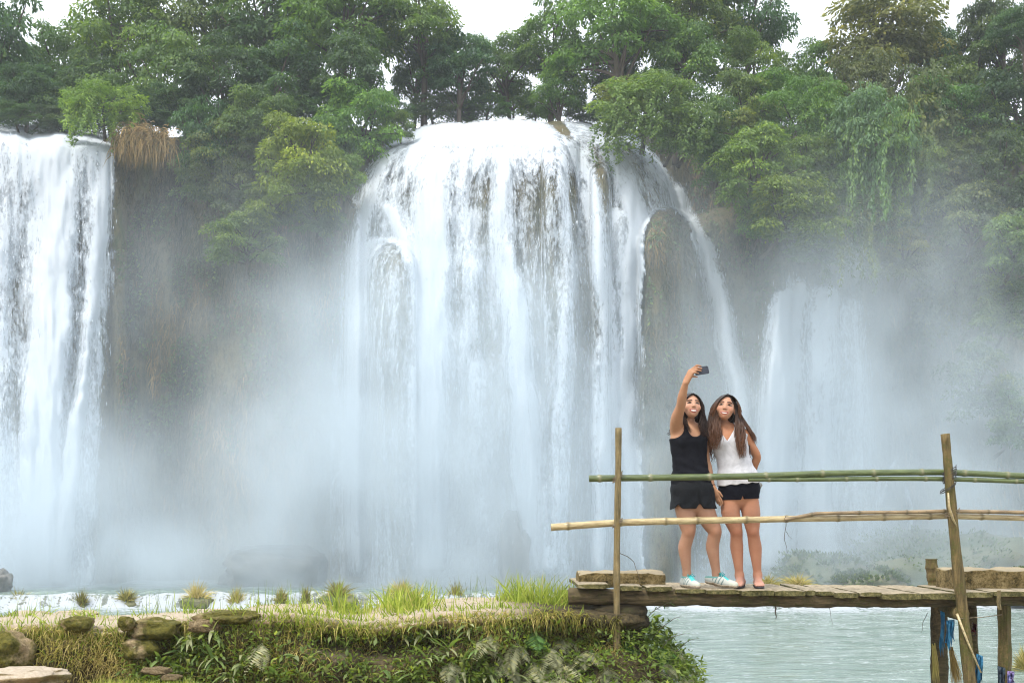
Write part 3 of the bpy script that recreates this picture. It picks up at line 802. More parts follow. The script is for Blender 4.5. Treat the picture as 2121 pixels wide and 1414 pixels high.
BX, BY = contour()
_tx = np.gradient(BX); _ty = np.gradient(BY); _l = np.hypot(_tx, _ty)
BNX, BNY = _ty / _l, -_tx / _l                       # outward, towards the camera
def bank_point(i, v):
    """i: index along the contour, v: 0 back of the top .. 1 edge .. 2 foot of the face .. 3 river bed"""
    i = np.clip(np.asarray(i, float), 0, len(BX) - 1); v = np.asarray(v, float)
    idx = np.arange(len(BX))
    x = np.interp(i, idx, BX); y = np.interp(i, idx, BY); nx = np.interp(i, idx, BNX); ny = np.interp(i, idx, BNY)
    zt = bank_top(x)
    ppx = CX + x / 9.35 * F
    wide = np.where(i < 300, np.interp(ppx, [-600, 0, 300, 480, 620, 760, 900, 1160, 1250], [1.0, .92, .85, .72, .9, 1.15, 1.35, 1.2, 1.1]), np.interp(i, [300, 330, 360], [1.05, .55, .5]))
    s = np.hypot(x * 1.0, 0) * np.sign(x) + 0.6 * (y - 9.3)
    off = np.where(v < 1, -(1 - v) * wide, 0)
    lumps = 0.30 * fbm(s / 0.55, v / 0.42, 101, 4)
    cave = -0.20 * np.exp(-((v - 1.30) / 0.14) ** 2) * sstep(-0.05, 0.15, fbm(s / 0.7, s * 0 + 3.3, 111, 2))
    lipb = 0.05 * np.exp(-((v - 1.06) / 0.06) ** 2)
    off = off + np.where(v >= 1, (v - 1) * 0.16 + lumps * sstep(1, 1.12, v) + cave + lipb, 0) + np.where(v > 2, (v - 2) * 0.5, 0)
    z = np.where(v < 1, zt + 0.03 * (1 - v) + 0.05 * fbm(s / 0.5, v * 2.4, 121, 4), zt - (np.minimum(v, 2) - 1) * 0.56 - np.maximum(v - 2, 0) * 3.0 - 0.03 * (v > 1))
    z = z - np.where(v < 0.12, (0.12 - v) * 26.0, 0)
    edge_w = 0.09 * fbm(s / 0.28, s * 0 + 7.7, 131, 4) * sstep(0.5, 1, v)
    return x + nx * (off + edge_w), y + ny * (off + edge_w), z

def make_bank():
    ii = np.linspace(0, len(BX) - 1, 620)
    vv = np.concatenate([[0.0, 0.06], np.linspace(0.12, 1.0, 26), np.linspace(1.02, 2.0, 54), [2.2, 2.6, 3.0]])
    I, V = np.meshgrid(ii, vv)
    X, Y, Z = bank_point(I, V)
    dirt = sstep(1.05, 1.3, V) * (0.75 + 0.25 * sstep(-0.1, 0.1, fbm(I / 20, V * 3, 141)))
    dirt = np.maximum(dirt, sstep(262, 280, I))
    me = mesh_np('ledge', np.stack([X, Y, Z], -1).reshape(-1, 3), grid_faces(len(ii), len(vv)), BANK, True, {'dirt': dirt.ravel()})
    tag(obj('ledge', me), 'pale flat topped rock ledge along the river', None, None, 'structure')
    # sandy ground between the ledge and the camera
    xs = np.linspace(-8, 2.2, 200); ys = np.concatenate([np.linspace(-2, 7.6, 24)[:-1], np.linspace(7.6, 9.6, 60)])
    X, Y = np.meshgrid(xs, ys)
    Z = -1.36 + 0.15 * sstep(-3.0, -3.9, X + 0.25 * fbm(X / .5, Y / .5, 151, 3)) * sstep(7.0, 8.6, Y) + 0.10 * fbm(X / 0.6, Y / 0.6, 152, 4) - 2.6 * sstep(1.0, 2.2, X) - 0.15 * sstep(4, 0, Y)
    t = NT('sandy_ground')
    o = t.geo(); a = t.noise(o, 3, 4, .6); b = t.noise(o, 40, 4, .7)
    c = t.ramp(a, [(0.35, (0.20, 0.15, 0.09)), (0.6, (0.34, 0.275, 0.19))])
    c = t.mix(t.mr(b, .52, .75, 0, .7), c, (0.22, 0.16, 0.10))
    m = t.surf(t.bsdf(c, 0.9, 0.2, t.bump(b, 0.6, 0.01)))
    tag(obj('ground', mesh_np('ground', np.stack([X, Y, Z], -1).reshape(-1, 3), grid_faces(len(xs), len(ys)), m)), 'pale sandy ground at the foot of the ledge', None, None, 'structure')
    # bed of the river, widened far out to block sky light from below
    b = MB(); b.box((-600, -600, -6.4), (600, 600, -5.2))
    tag(obj('riverbed_light_block', b.mesh('riverbed_light_block', m, False)), 'bed of the river, widened to block light from below', None, None, 'structure')
make_bank()

def rock_mesh(name, seed, mat, rough=0.35, sub=4, flat=1.0, freq=1.3, attr=True):
    bm = bmesh.new(); bmesh.ops.create_icosphere(bm, subdivisions=sub, radius=1.0)
    off = Vector((seed * 3.17, seed * 1.31, seed * 7.7))
    for v in bm.verts:
        p = v.co.copy()
        k = 1 + rough * (mnoise.noise(p * freq + off) + 0.5 * mnoise.noise(p * freq * 2.3 + off) + 0.28 * mnoise.noise(p * freq * 5.1 + off) + 0.14 * mnoise.noise(p * freq * 11 + off))
        q = p * k
        q.x = math.copysign(abs(q.x) ** 0.8, q.x); q.z = math.copysign(abs(q.z) ** 0.75, q.z) * flat
        v.co = q
    for f in bm.faces: f.smooth = True
    me = bpy.data.meshes.new(name); bm.to_mesh(me); bm.free()
    me.materials.append(mat)
    if attr:
        a = me.attributes.new('dirt', 'FLOAT', 'POINT')
    return me
def mossy_mat():
    t = NT('mossy_rock'); o = t.geo()
    n = t.noise(o, 5, 4, .6); f = t.noise(o, 30, 4, .7)
    st = t.ramp(f, [(.3, (.16, .115, .06)), (.7, (.38, .29, .18))]); ms = t.ramp(f, [(.3, (.030, .033, .008)), (.7, (.125, .110, .022))])
    return t.surf(t.bsdf(t.mix(t.mr(n, .34, .50), st, ms), .9, .15, t.bump(t.math('ADD', n, f), .8, .03)))
MOSSY = mossy_mat()
TAN = simple_mat('tan_rock', (0.085, 0.062, 0.028), (0.30, 0.225, 0.125), 9, 0.9, 0.15, (1, 1, 1), 0.9, 0.04, 5, .38, .62)
WETROCK = simple_mat('wet_rock', (0.06, 0.065, 0.06), (0.17, 0.16, 0.14), 1.2, 0.6, 0.4, (1, 1, 1), 0.7, 0.1)
GREENROCK = simple_mat('overgrown_rock', (0.05, 0.075, 0.03), (0.17, 0.16, 0.09), 1.0, 0.85, 0.2, (1, 1, 1), 0.8, 0.25)

def rock(px, py, depth, w, h, seed, mat, label, cat='rock', deep=None, name='rock', rz=0.0, rough=.35, sub=4):
    s = depth / F
    o = obj(name, rock_mesh(name, seed, mat, rough, sub), None, P(px, py, depth))
    o.scale = (w * s / 2, (deep or w * .8) * s / 2, h * s / 2); o.rotation_euler = (0, 0, rz)
    if mat is GREENROCK:
        rng = np.random.default_rng(seed); m_ = o.data; k_ = len(m_.vertices)
        co = np.empty(k_ * 3, np.float32); m_.vertices.foreach_get('co', co); co = co.reshape(-1, 3)
        co = co[co[:, 2] > -.15]
        pick = co[rng.integers(0, len(co), 7000)] * (1 + rng.uniform(0, .07, (7000, 1))) + rng.normal(0, .03, (7000, 3))
        pick = pick[fbm(pick[:, 0] * 3, pick[:, 2] * 3 + pick[:, 1], seed, 3) > -.06]
        sc_ = np.array(o.scale)
        D = pick / sc_ + rng.normal(0, .4, pick.shape) * np.abs(pick / sc_).mean()
        L = rng.uniform(.09, .22, len(pick))
        v, q = leaves_at(pick * sc_, D, L, L * .5, rng)
        f_ = obj('foliage', mesh_np('foliage', v / sc_, q, LEAF, False, {'rnd': np.repeat(np.clip(rng.normal(.45, .25, len(pick)), 0, 1), 4)}), o)
        f_.color = (.10, .14, .06, 1); tag(f_, kind='stuff')
    return tag(o, label, cat)
for a in [
    (6, 1352, 8.95, 120, 88, 1, MOSSY, 'large tan rock at the left end of the ledge'),
    (160, 1292, 9.12, 62, 34, 2, MOSSY, 'small pointed mossy rock on the front lip of the ledge at far left'),
    (262, 1290, 9.05, 34, 30, 3, MOSSY, 'small round mossy stone beside the long mossy rock'),
    (322, 1303, 9.2, 105, 46, 4, MOSSY, 'long mossy rock under the ledge lip left of the grotto'),
    (292, 1344, 9.14, 76, 48, 5, MOSSY, 'brown rock half buried in dry grass below the long mossy rock'),
    (478, 1277, 9.2, 130, 28, 6, MOSSY, 'overhanging mossy slab above the dark grotto'),
    (510, 1318, 9.2, 62, 50, 7, MOSSY, 'tan boulder at the right of the dark grotto'),
    (425, 1296, 9.1, 70, 30, 8, TAN, 'bare tan rock between long mossy rock and overhanging slab'),
    (325, 1388, 8.75, 62, 16, 9, TAN, 'flat pale stone lying at the foot of the ledge'),
    (355, 1402, 8.7, 44, 14, 10, TAN, 'smaller flat stone in the grass at the foot of the ledge'),
    (60, 1274, 10.0, 80, 18, 11, BANK, 'low tan hump on the back edge of the ledge at far left'),
    (160, 1272, 10.0, 90, 18, 12, BANK, 'low tan hump on the ledge with a grass tuft'),
    (40, 1400, 8.2, 170, 36, 13, BANK, 'smooth sandy rock in the bottom left corner'),
]: rock(*a)
for a in [
    (-2, 1205, 52, 52, 50, 21, WETROCK, 'dark rock at the left edge in the river below the near waterfall'),
    (560, 1192, 57.5, 230, 120, 22, WETROCK, 'misty dark rock mound rising from the river left of the dome'),
    (1062, 1170, 54.6, 66, 190, 23, WETROCK, 'dark rock spike in the mist at the foot of the dome waterfall'),
    (1700, 1215, 55.2, 190, 125, 24, GREENROCK, 'hazy green mound in the river just right of the women'),
    (1930, 1225, 57.5, 420, 250, 25, GREENROCK, 'big hazy overgrown mound behind the leaning post'),
    (1800, 1218, 53.4, 160, 70, 26, GREENROCK, 'low green hummock in the river left of the short stump'),
    (2140, 1215, 50, 150, 70, 27, GREENROCK, 'pale rocky hummock at the right edge behind the stone block'),
]: rock(*a, cat='rock', name='river_rock', rough=.42)

# ------------------------------------------------------------------ grass and plants of the bank
FRESH = grass_mat('fresh_grass', [(0, (0.07, 0.11, 0.016)), (0.4, (0.20, 0.28, 0.030)), (0.75, (0.36, 0.42, 0.060)), (1, (0.52, 0.45, 0.15))], .35)
STRAW = grass_mat('straw_grass', [(0, (0.06, 0.055, 0.018)), (0.35, (0.23, 0.215, 0.040)), (0.75, (0.46, 0.38, 0.105)), (1, (0.62, 0.50, 0.22))], .3)
def on_bank_px(px):
    return np.interp((np.asarray(px) - CX) / F * 9.35, BX[:300], np.arange(300))

def fresh_grass():
    rng = np.random.default_rng(21)
    B = []; T = []; W = []; R = []
    def tuft(px, v, n, h, spread, tone, w=.007):
        n = int(n * .62)
        i = on_bank_px(px) + rng.normal(0, spread, n); vv = np.clip(v + rng.normal(0, .07, n), 0.16, 1.5)
        b = np.stack(bank_point(i, vv), -1); b[:, 2] -= .02
        ang = rng.uniform(0, 6.28, n); lean = rng.uniform(0.05, .95, n); hh = h * (.2 + 1.0 * rng.random(n) ** 1.6)
        t = b + np.stack([np.cos(ang) * lean * hh, np.sin(ang) * lean * hh, hh * (1 - .4 * lean)], -1)
        B.append(b); T.append(t); W.append(np.full(n, w) * rng.uniform(.8, 1.9, n)); R.append(np.clip(tone + rng.normal(0, .2, n), 0, 1))
    for px, v, n, h, sp, tone in [(686, .35, 160, .28, 2, .6), (735, .4, 240, .22, 4, .55), (762, .5, 120, .16, 4, .6), (855, .75, 420, .28, 4, .6), (826, .35, 150, .22, 3, .5), (880, .6, 200, .26, 3, .62),
                                  (1085, .45, 260, .26, 3, .58), (1115, .5, 360, .30, 4, .6), (1148, .6, 300, .26, 4, .6), (1185, .35, 160, .26, 3, .5), 
                                  (640, 1.02, 420, .17, 8, .55), (610, 1.1, 300, .14, 8, .5), (700, 1.04, 240, .12, 8, .5), (770, 1.03, 240, .12, 8, .55), (830, 1.02, 300, .14, 8, .6), (475, 1.1, 220, .16, 6, .5), (450, 1.15, 160, .14, 6, .5),
                                  (170, .4, 120, .12, 3, .55), (35, .3, 140, .12, 4, .35), (60, 1.05, 200, .12, 8, .5), (110, 1.06, 240, .14, 8, .55), (150, 1.1, 240, .12, 8, .5), (200, 1.1, 200, .12, 8, .5), (240, .3, 60, .10, 6, .5), (300, .3, 60, .1, 10, .5),
                                  (372, .4, 34, .20, 1.5, .3), (380, .4, 34, .15, 1.5, .4), (540, .35, 60, .14, 12, .5), (600, .35, 70, .14, 12, .5), (910, .3, 60, .16, 6, .5), (950, 1.0, 240, .10, 10, .5), (1040, 1.0, 320, .12, 8, .5)]:
        tuft(px, v, n, h, sp, tone)
    for px in range(20, 1200, 26):
        for v in (1.02, 1.16, 1.34):
            if hash2(np.array([px]), np.array([int(v * 100)]), 5)[0] < (.75 if v < 1.1 else .5): tuft(px, v, 60, .10, 5, .5, .006)
    # thin upright stalks along the back of the ledge
    n = 240
    i = on_bank_px(rng.uniform(20, 1160, n)); b = np.stack(bank_point(i, rng.uniform(.2, .5, n)), -1)
    hh = rng.uniform(.08, .24, n); t = b + np.stack([rng.normal(0, .035, n), rng.normal(0, .03, n), hh], -1)
    B.append(b); T.append(t); W.append(np.full(n, .004)); R.append(rng.uniform(0, .7, n))
    # grass at the foot, bottom of the picture
    n = 2200
    x = rng.uniform(-3.1, -2.35, n); y = rng.uniform(8.15, 8.75, n); b = np.stack([x, y, np.full(n, -1.33)], -1)
    hh = rng.uniform(.06, .19, n); t = b + np.stack([rng.normal(0, .05, n), rng.normal(0, .05, n), hh], -1)
    B.append(b); T.append(t); W.append(rng.uniform(.004, .008, n)); R.append(np.clip(rng.normal(.65, .2, n), 0, 1))
    B = np.concatenate(B); T = np.concatenate(T); W = np.concatenate(W); R = np.concatenate(R)
    v, q, tt, m = blades(B, T, W, rng, .22, 3)
    tag(obj('grass', mesh_np('grass', v, [q, tt], FRESH, False, {'rnd': np.repeat(R, m)})), 'fresh yellow green grass growing on the ledge', None, None, 'stuff')
    # dry grass drooping down the face
    n = 13000
    i = on_bank_px(rng.uniform(-120, 1330, n)); vv = 1.0 + rng.random(n) ** 1.3 * 0.95
    px = CX + np.interp(i, np.arange(len(BX)), BX) / 9.3 * F
    ok = rng.random(n) < np.clip(.5 + 1.5 * fbm(px / 60, vv * 3, 161, 3) + .4 * np.exp(-((px - 180) / 110) ** 2) + .5 * np.exp(-((px - 1180) / 110) ** 2) * (vv < 1.45) - .6 * (vv > 1.5) * (px > 980), .04, 1)
    i, vv, px = i[ok], vv[ok], px[ok]; n = len(i)
    b = np.stack(bank_point(i, vv), -1)
    hh = rng.uniform(.05, .17, n)
    t = b + np.stack([rng.normal(0, .05, n), -rng.uniform(.02, .12, n), -hh * rng.uniform(-.3, 1, n)], -1)
    R = np.clip(.5 + 1.3 * fbm(px / 90, vv * 2, 171, 3) + rng.normal(0, .2, n) - .2 * (vv - 1), 0, 1)
    v, q, tt, m = blades(b, t, rng.uniform(.004, .011, n), rng, .7, 3)
    tag(obj('dry_grass', mesh_np('dry_grass', v, [q, tt], STRAW, False, {'rnd': np.repeat(R, m)})), 'dry straw grass drooping down the face of the ledge', None, None, 'stuff')
    # small leaved undergrowth filling the lower face
    n = 19000
    i = rng.uniform(on_bank_px(-100), 352, n); vv = 1.14 + rng.random(n) ** .8 * .95
    px = CX + np.interp(i, np.arange(len(BX)), BX) / 9.3 * F
    ok = rng.random(n) < np.clip(.38 + 1.6 * fbm(px / 50, vv * 4, 181, 3) + .3 * (px > 300) - .5 * (px < 260) + .35 * (px > 1280), .02, 1)
    i, vv, px = i[ok], vv[ok], px[ok]; n = len(i)
    idx = np.arange(len(BX))
    nx = np.interp(i, idx, BNX); ny = np.interp(i, idx, BNY)
    o_ = rng.uniform(0, .15, n) + .22 * rng.random(n) * (i > 292)
    b = np.stack(bank_point(i, vv), -1) + np.stack([nx * o_, ny * o_, 0 * o_], -1)
    D = np.stack([nx * .8 + rng.normal(0, .8, n), ny * .8 + rng.normal(0, .5, n), rng.normal(0.0, .6, n)], -1)
    L = rng.uniform(.03, .075, n)
    v, q = leaves_at(b, D, L, L * rng.uniform(.25, .5, n), rng)
    under = obj('undergrowth', mesh_np('undergrowth', v, q, LEAF, False, {'rnd': np.repeat(np.clip(rng.normal(.45, .25, n), 0, 1), 4)}))
    under.color = (0.130, 0.185, 0.036, 1)
    tag(under, 'low tangled leaves covering the face of the ledge', None, None, 'stuff')
fresh_grass()

# --- ferns, each frond its own part
def frond_mesh(seed, L=1.0, pairs=14):
    rng = np.random.default_rng(seed)
    mb = MB()
    s = np.linspace(0, 1, 12)
    droop = rng.uniform(.35, .75)
    side = rng.normal(0, .12)
    cx_ = side * s ** 2; cy_ = s * (1 - .25 * s); cz_ = .38 * s - droop * s ** 2
    pts = np.stack([cx_, cy_, cz_], -1)
    mb.tube(pts, np.linspace(.010, .003, 12), 4, False, .3)
    B = []; D = []; LL = []
    for k in range(pairs):
        u = .12 + .86 * k / (pairs - 1)
        p = np.array([np.interp(u, s, cx_), np.interp(u, s, cy_), np.interp(u, s, cz_)])
        ln = .26 * math.sin(math.pi * min(1, (.12 + u * .9)) ** .8) + .03
        for sg in (-1, 1):
            B.append(p); D.append([sg * 1.0, .45, -.28 + rng.normal(0, .08)]); LL.append(ln * rng.uniform(.85, 1.1))
    B = np.array(B); D = np.array(D); LL = np.array(LL)
    v, q = leaves_at(B, D, LL, np.full(len(LL), .050), rng)
    mb.add(v, q, a=np.repeat(np.clip(rng.normal(.5, .15, len(LL)), 0, 1), 4))
    return mb.mesh('frond', LEAF, False, 'rnd')
FRONDS = [frond_mesh(400 + i) for i in range(6)]
def face_rot(nx, ny): return math.atan2(ny, nx) - math.pi / 2

def plant_at(name, px_i, v, out, label, cat, group, is_px=True):
    i = float(on_bank_px(px_i)) if is_px else px_i
    x, y, z = [float(c) for c in bank_point(i, v)]
    idx = np.arange(len(BX)); nx = float(np.interp(i, idx, BNX)); ny = float(np.interp(i, idx, BNY))
    o = empty(name, (x + nx * out, y + ny * out, z), face_rot(nx, ny))
    return tag(o, label, cat, group)

ORD = ['first', 'second', 'third', 'fourth', 'fifth', 'sixth', 'seventh', 'eighth', 'ninth', 'tenth', 'eleventh', 'twelfth']
def number_plants(plants, what):
    """plants of one kind told apart by row and order from the left"""
    rows = {'upper': [], 'middle': [], 'lower': []}
    zs = sorted((p.location.z for p in plants), reverse=True)
    n = len(zs); a, b = zs[n // 3], zs[2 * n // 3]
    for p in plants: rows['upper' if p.location.z > a else 'middle' if p.location.z > b else 'lower'].append(p)
    for row, L in rows.items():
        L.sort(key=lambda p: p.location.x / p.location.y)
        for k, p in enumerate(L): p['label'] = '%s, %s from left in %s row' % (what, ORD[k], row)

def ferns():
    rng = random.Random(5)
    spots = [(1010, 1.30), (1040, 1.62), (1065, 1.40), (1075, 1.85), (1105, 1.28), (1100, 1.68), (1140, 1.50), (1150, 1.88), (1180, 1.36), (1175, 1.70), (1215, 1.50), (1215, 1.86), (1240, 1.34), (1255, 1.68), (1280, 1.90)]
    spots += [('i', 306, 1.34), ('i', 309, 1.62), ('i', 313, 1.84), ('i', 316, 1.45), ('i', 320, 1.68), ('i', 324, 1.90), ('i', 325, 1.50), ('i', 303, 1.80), ('i', 329, 1.74)]
    spots += [(75, 1.70), (115, 1.75), (560, 1.35), (930, 1.62)]
    KINDS = {}
    for n, sp in enumerate(spots):
        if sp[0] == 'i': i, v, isp = sp[1], sp[2], False
        else: i, v, isp = sp[0], sp[1], True
        if isp and i < 200: lab, g = 'large lobed fern drooping in the dark hollow at far left of the ledge', 'far left hollow ferns'
        elif isp and i < 700: lab, g = 'lone small fern beside the grotto of the ledge', None
        elif isp and i < 960: lab, g = 'lone fern low among narrow leaved plants on the ledge face', None
        else: lab, g = 'dusty grey green fern arching from the ledge face below the bridge end', 'ferns below the bridge end'
        green = n in (4, 12, 15, 18)
        if green and g: lab, g = 'bright green fern among the dusty ferns below the bridge end', 'bright ferns below the bridge end'
        f = plant_at('fern', i, v, .07 if isp else .16, lab, 'fern', g, isp)
        k = rng.randint(4, 5); hue = rng.uniform(.45, 1.15)
        for j in range(k):
            o = obj('frond', FRONDS[rng.randrange(6)], f)
            L = rng.uniform(.22, .36)
            o.scale = (L, L, L)
            o.rotation_euler = (rng.uniform(-1.2, -.45), rng.uniform(-.25, .25), (j - (k - 1) / 2) * .48 + rng.uniform(-.2, .2))
            c = (0.075, 0.155, 0.035) if green else (0.37, 0.36, 0.225)
            q = rng.uniform(.8, 1.15) * hue; o.color = (c[0] * q, c[1] * q * (1.12 - .1 * hue), c[2] * q, 1)
        KINDS.setdefault(g, []).append(f)
    number_plants(KINDS['ferns below the bridge end'], 'dusty grey fern below the bridge end')
    for k, f in enumerate(sorted(KINDS['bright ferns below the bridge end'], key=lambda p: p.location.x)): f['label'] = 'bright green fern below the bridge end, %s bright one from left' % ORD[k]
    for k, f in enumerate(sorted(KINDS['far left hollow ferns'], key=lambda p: p.location.x)): f['label'] = '%s lobed fern in the dark hollow at far left of ledge' % ('left' , 'right')[k]
ferns()

# --- plants with long narrow leaves, each leaf its own part
def long_leaf(seed, wide=.13):
    rng = np.random.default_rng(seed)
    s = np.linspace(0, 1, 6); w = wide * np.array([.25, .8, 1.0, .85, .5, .02]) * .5
    y = s * (1 - .1 * s); z = .35 * s - rng.uniform(.25, .6) * s ** 2; x = rng.normal(0, .06) * s ** 2
    c = np.stack([x, y, z], -1)
    v = np.concatenate([c + np.stack([-w, 0 * w, w * .25], -1), c, c + np.stack([w, 0 * w, w * .25], -1)])
    q = [(r * 6 + k, r * 6 + k + 1, (r + 1) * 6 + k + 1, (r + 1) * 6 + k) for r in range(2) for k in range(5)]
    return mesh_np('leaf', v, np.array(q), LEAF, True, {'rnd': np.full(18, .5)})
NARROW = [long_leaf(500 + i, .15) for i in range(4)]; BROAD = [long_leaf(520 + i, .52) for i in range(3)]
def leafy_plants():
    rng = random.Random(9)
    S = [(px, v, 'n') for px, v in [(318, 1.3), (345, 1.55), (352, 1.2), (370, 1.8), (390, 1.45), (402, 1.9), (415, 1.25), (432, 1.66), (448, 1.4), (455, 1.92), (470, 1.2), (480, 1.6), (505, 1.85), (520, 1.6), (300, 1.75), (335, 1.92)]]
    S += [(px, v, 'n') for px, v in [(835, 1.3), (872, 1.22), (905, 1.22), (925, 1.5), (950, 1.75), (880, 1.6), (972, 1.2), (988, 1.5), (850, 1.82), (1005, 1.85), (940, 1.95), (1050, 1.9), (985, 1.95)]]
    S += [(px, v, 'b') for px, v in [(625, 1.6), (650, 1.85), (690, 1.7), (705, 1.9), (735, 1.72), (760, 1.88), (790, 1.7), (660, 1.55), (590, 1.78), (820, 1.92), (1265, 1.3), (1278, 1.36)]]
    KINDS = {}
    for px, v, kd in S:
        if kd == 'n' and px < 600: lab, g = 'dusty narrow leaved plant on the ledge face below the overhanging slab', 'narrow leaved plants below the overhanging slab'
        elif kd == 'n': lab, g = 'star shaped narrow leaved plant on the ledge face left of the ferns', 'narrow leaved plants left of the ferns'
        elif px > 1200: lab, g = 'pair leaf plant with broad pale leaves beside the foot of the thin rail post', 'broad leaved plants by the thin post'
        else: lab, g = 'broad leaved creeper low on the middle of the ledge face', 'broad leaved creepers low on the ledge'
        p = plant_at('leafy_plant', px, v, .04, lab, 'plant', g)
        k = rng.randint(8, 12) if kd == 'n' else rng.randint(5, 7)
        for j in range(k):
            o = obj('leaf', (NARROW if kd == 'n' else BROAD)[rng.randrange(3)], p)
            L = rng.uniform(.13, .23) if kd == 'n' else rng.uniform(.08, .13)
            o.scale = (L, L, L)
            o.rotation_euler = (rng.uniform(-.6, 1.0), rng.uniform(-.3, .3), rng.uniform(-1.7, 1.7))
            o.location = (rng.uniform(-.02, .02), rng.uniform(0, .05), rng.uniform(-.03, .05))
            c = rng.choice([(.23, .265, .13), (.18, .245, .085), (.30, .315, .17), (.16, .245, .08)])
            o.color = c + (1,)
        KINDS.setdefault(g, []).append(p)
    number_plants(KINDS['narrow leaved plants below the overhanging slab'], 'dusty narrow leaved plant below overhanging slab')
    number_plants(KINDS['narrow leaved plants left of the ferns'], 'star shaped narrow leaved plant left of the ferns')
    number_plants(KINDS['broad leaved creepers low on the ledge'], 'broad leaved creeper low on middle of ledge')
    for k, f in enumerate(sorted(KINDS['broad leaved plants by the thin post'], key=lambda p: p.location.x)): f['label'] = '%s of two pale broad leaved plants beside the thin rail post' % ('left', 'right')[k]
leafy_plants()

# --- trailing sprigs at the river end of the ledge
def sprigs():
    rng = np.random.default_rng(33)
    for k, (px, py, h, lean) in enumerate([(1400, 1335, .28, .10), (1415, 1390, .20, .08), (1375, 1270, .20, .14), (1395, 1300, .16, .12), (1428, 1345, .16, .05)]):
        base = np.array(P(px - 45, py + 25, 9.7)); tip = np.array(P(px + 18, py - 22, 9.55))
        s = np.linspace(0, 1, 10)[:, None]
        pts = base * (1 - s) + tip * s + np.array([0, 0, .05]) * np.sin(s * 3) + np.array([.01, 0, 0]) * np.sin(s * 9 + k)
        r = empty('trailing_sprig', base)
        tag(r, 'leafy sprig trailing over water at the ledge end, %s from the top' % ORD[{2: 0, 3: 1, 0: 2, 4: 3, 1: 4}[k]], 'sprig', 'sprigs trailing over the water')
        m = MB(); m.tube(pts - base, np.linspace(.004, .0015, 10), 4)
        o = obj('stem', m.mesh('stem', BARK), r)
        for j in range(9):
            u = .2 + .8 * j / 8
            o = obj('leaf', NARROW[j % 4], r, tuple((pts[int(u * 9)] - base)))
            L = rng.uniform(.05, .09); o.scale = (L, L, L * .8); o.rotation_euler = (rng.uniform(-.6, .6), 0, rng.uniform(-2.6, 2.6)); o.color = (.075, .15, .045, 1)
sprigs()

# ------------------------------------------------------------------ bushes and tufa humps in the cascade
def river_bushes():
    rng = np.random.default_rng(44)
    for px, py, w, h, tone, lab in [
        (408, 1228, 46, 34, .8, 'round brown bush on a hump in the cascade'), (490, 1242, 36, 34, .55, 'pale olive bush right of the round brown bush in the cascade'),
        (262, 1236, 34, 22, .35, 'moss cushion in the cascade above the thin stalks'), (170, 1242, 20, 28, .25, 'dark mossy stub beside the curtain of small falls'),
        (40, 1240, 44, 20, .4, 'mossy hump in the cascade at far left'), (582, 1236, 22, 24, .4, 'small grey tuft in the cascade left of the grass clumps'),
        (634, 1236, 14, 26, .3, 'thin dark tuft in the cascade between the grass clumps'), (700, 1224, 50, 30, .4, 'grey bush in the cascade behind the left grass clump'),
        (832, 1222, 52, 30, .7, 'brownish bush in the cascade behind the middle grass clump'), (945, 1232, 30, 34, .3, 'dark grey stub in the cascade right of the middle grass clump'),
        (1650, 1205, 60, 20, .7, 'tan reeds on the river edge beside the sandals'), (1590, 1206, 50, 18, .6, 'low tan reeds on the river edge behind the flip flops')]:
        d = 50.2; s = d / F
        c = np.array(P(px, py + h * .5, d))
        root = empty('river_bush', c); tag(root, lab, 'bush')
        n = 460; w *= 1.5; h *= 1.15
        th = rng.uniform(0, 6.28, n); e = rng.uniform(.1, 1.5, n)
        D = np.stack([np.cos(th) * np.cos(e) * w * .55 * s, np.sin(th) * np.cos(e) * w * .45 * s, np.sin(e) * h * s], -1)
        v, q, t, m = blades(D * .1 + rng.normal(0, .06, D.shape), D * rng.uniform(.3, 1.25, (n, 1)) + rng.normal(0, .12, D.shape), rng.uniform(.02, .05, n), rng, .15, 2)
        obj('blades', mesh_np('blades', v, [q, t], STRAW, False, {'rnd': np.repeat(np.clip(rng.normal(tone, .18, n), 0, 1), m)}), root)
        o = obj('hump', rock_mesh('hump', int(px), GREENROCK, .4, 3), root, (0, .1, -.15)); o.scale = (w * .50 * s, w * .4 * s, h * .46 * s)
    # bush in the near water at the right edge
    c = np.array(P(2128, 1392, 29.0)); root = empty('river_bush', c); tag(root, 'small straw coloured bush in the water at the right edge', 'bush')
    n = 700; th = rng.uniform(0, 6.28, n); e = rng.uniform(.1, 1.5, n)
    D = np.stack([np.cos(th) * np.cos(e) * .55, np.sin(th) * np.cos(e) * .4, np.sin(e) * .75], -1)
    v, q, t, m = blades(D * .1, D * rng.uniform(.5, 1.1, (n, 1)), rng.uniform(.012, .03, n), rng, .1, 2)
    obj('blades', mesh_np('blades', v, [q, t], STRAW, False, {'rnd': np.repeat(np.clip(rng.normal(.55, .25, n), 0, 1), m)}), root)
    o = obj('hump', rock_mesh('hump', 77, GREENROCK, .4, 3), root, (0, .1, -.1)); o.scale = (.5, .4, .2)
river_bushes()

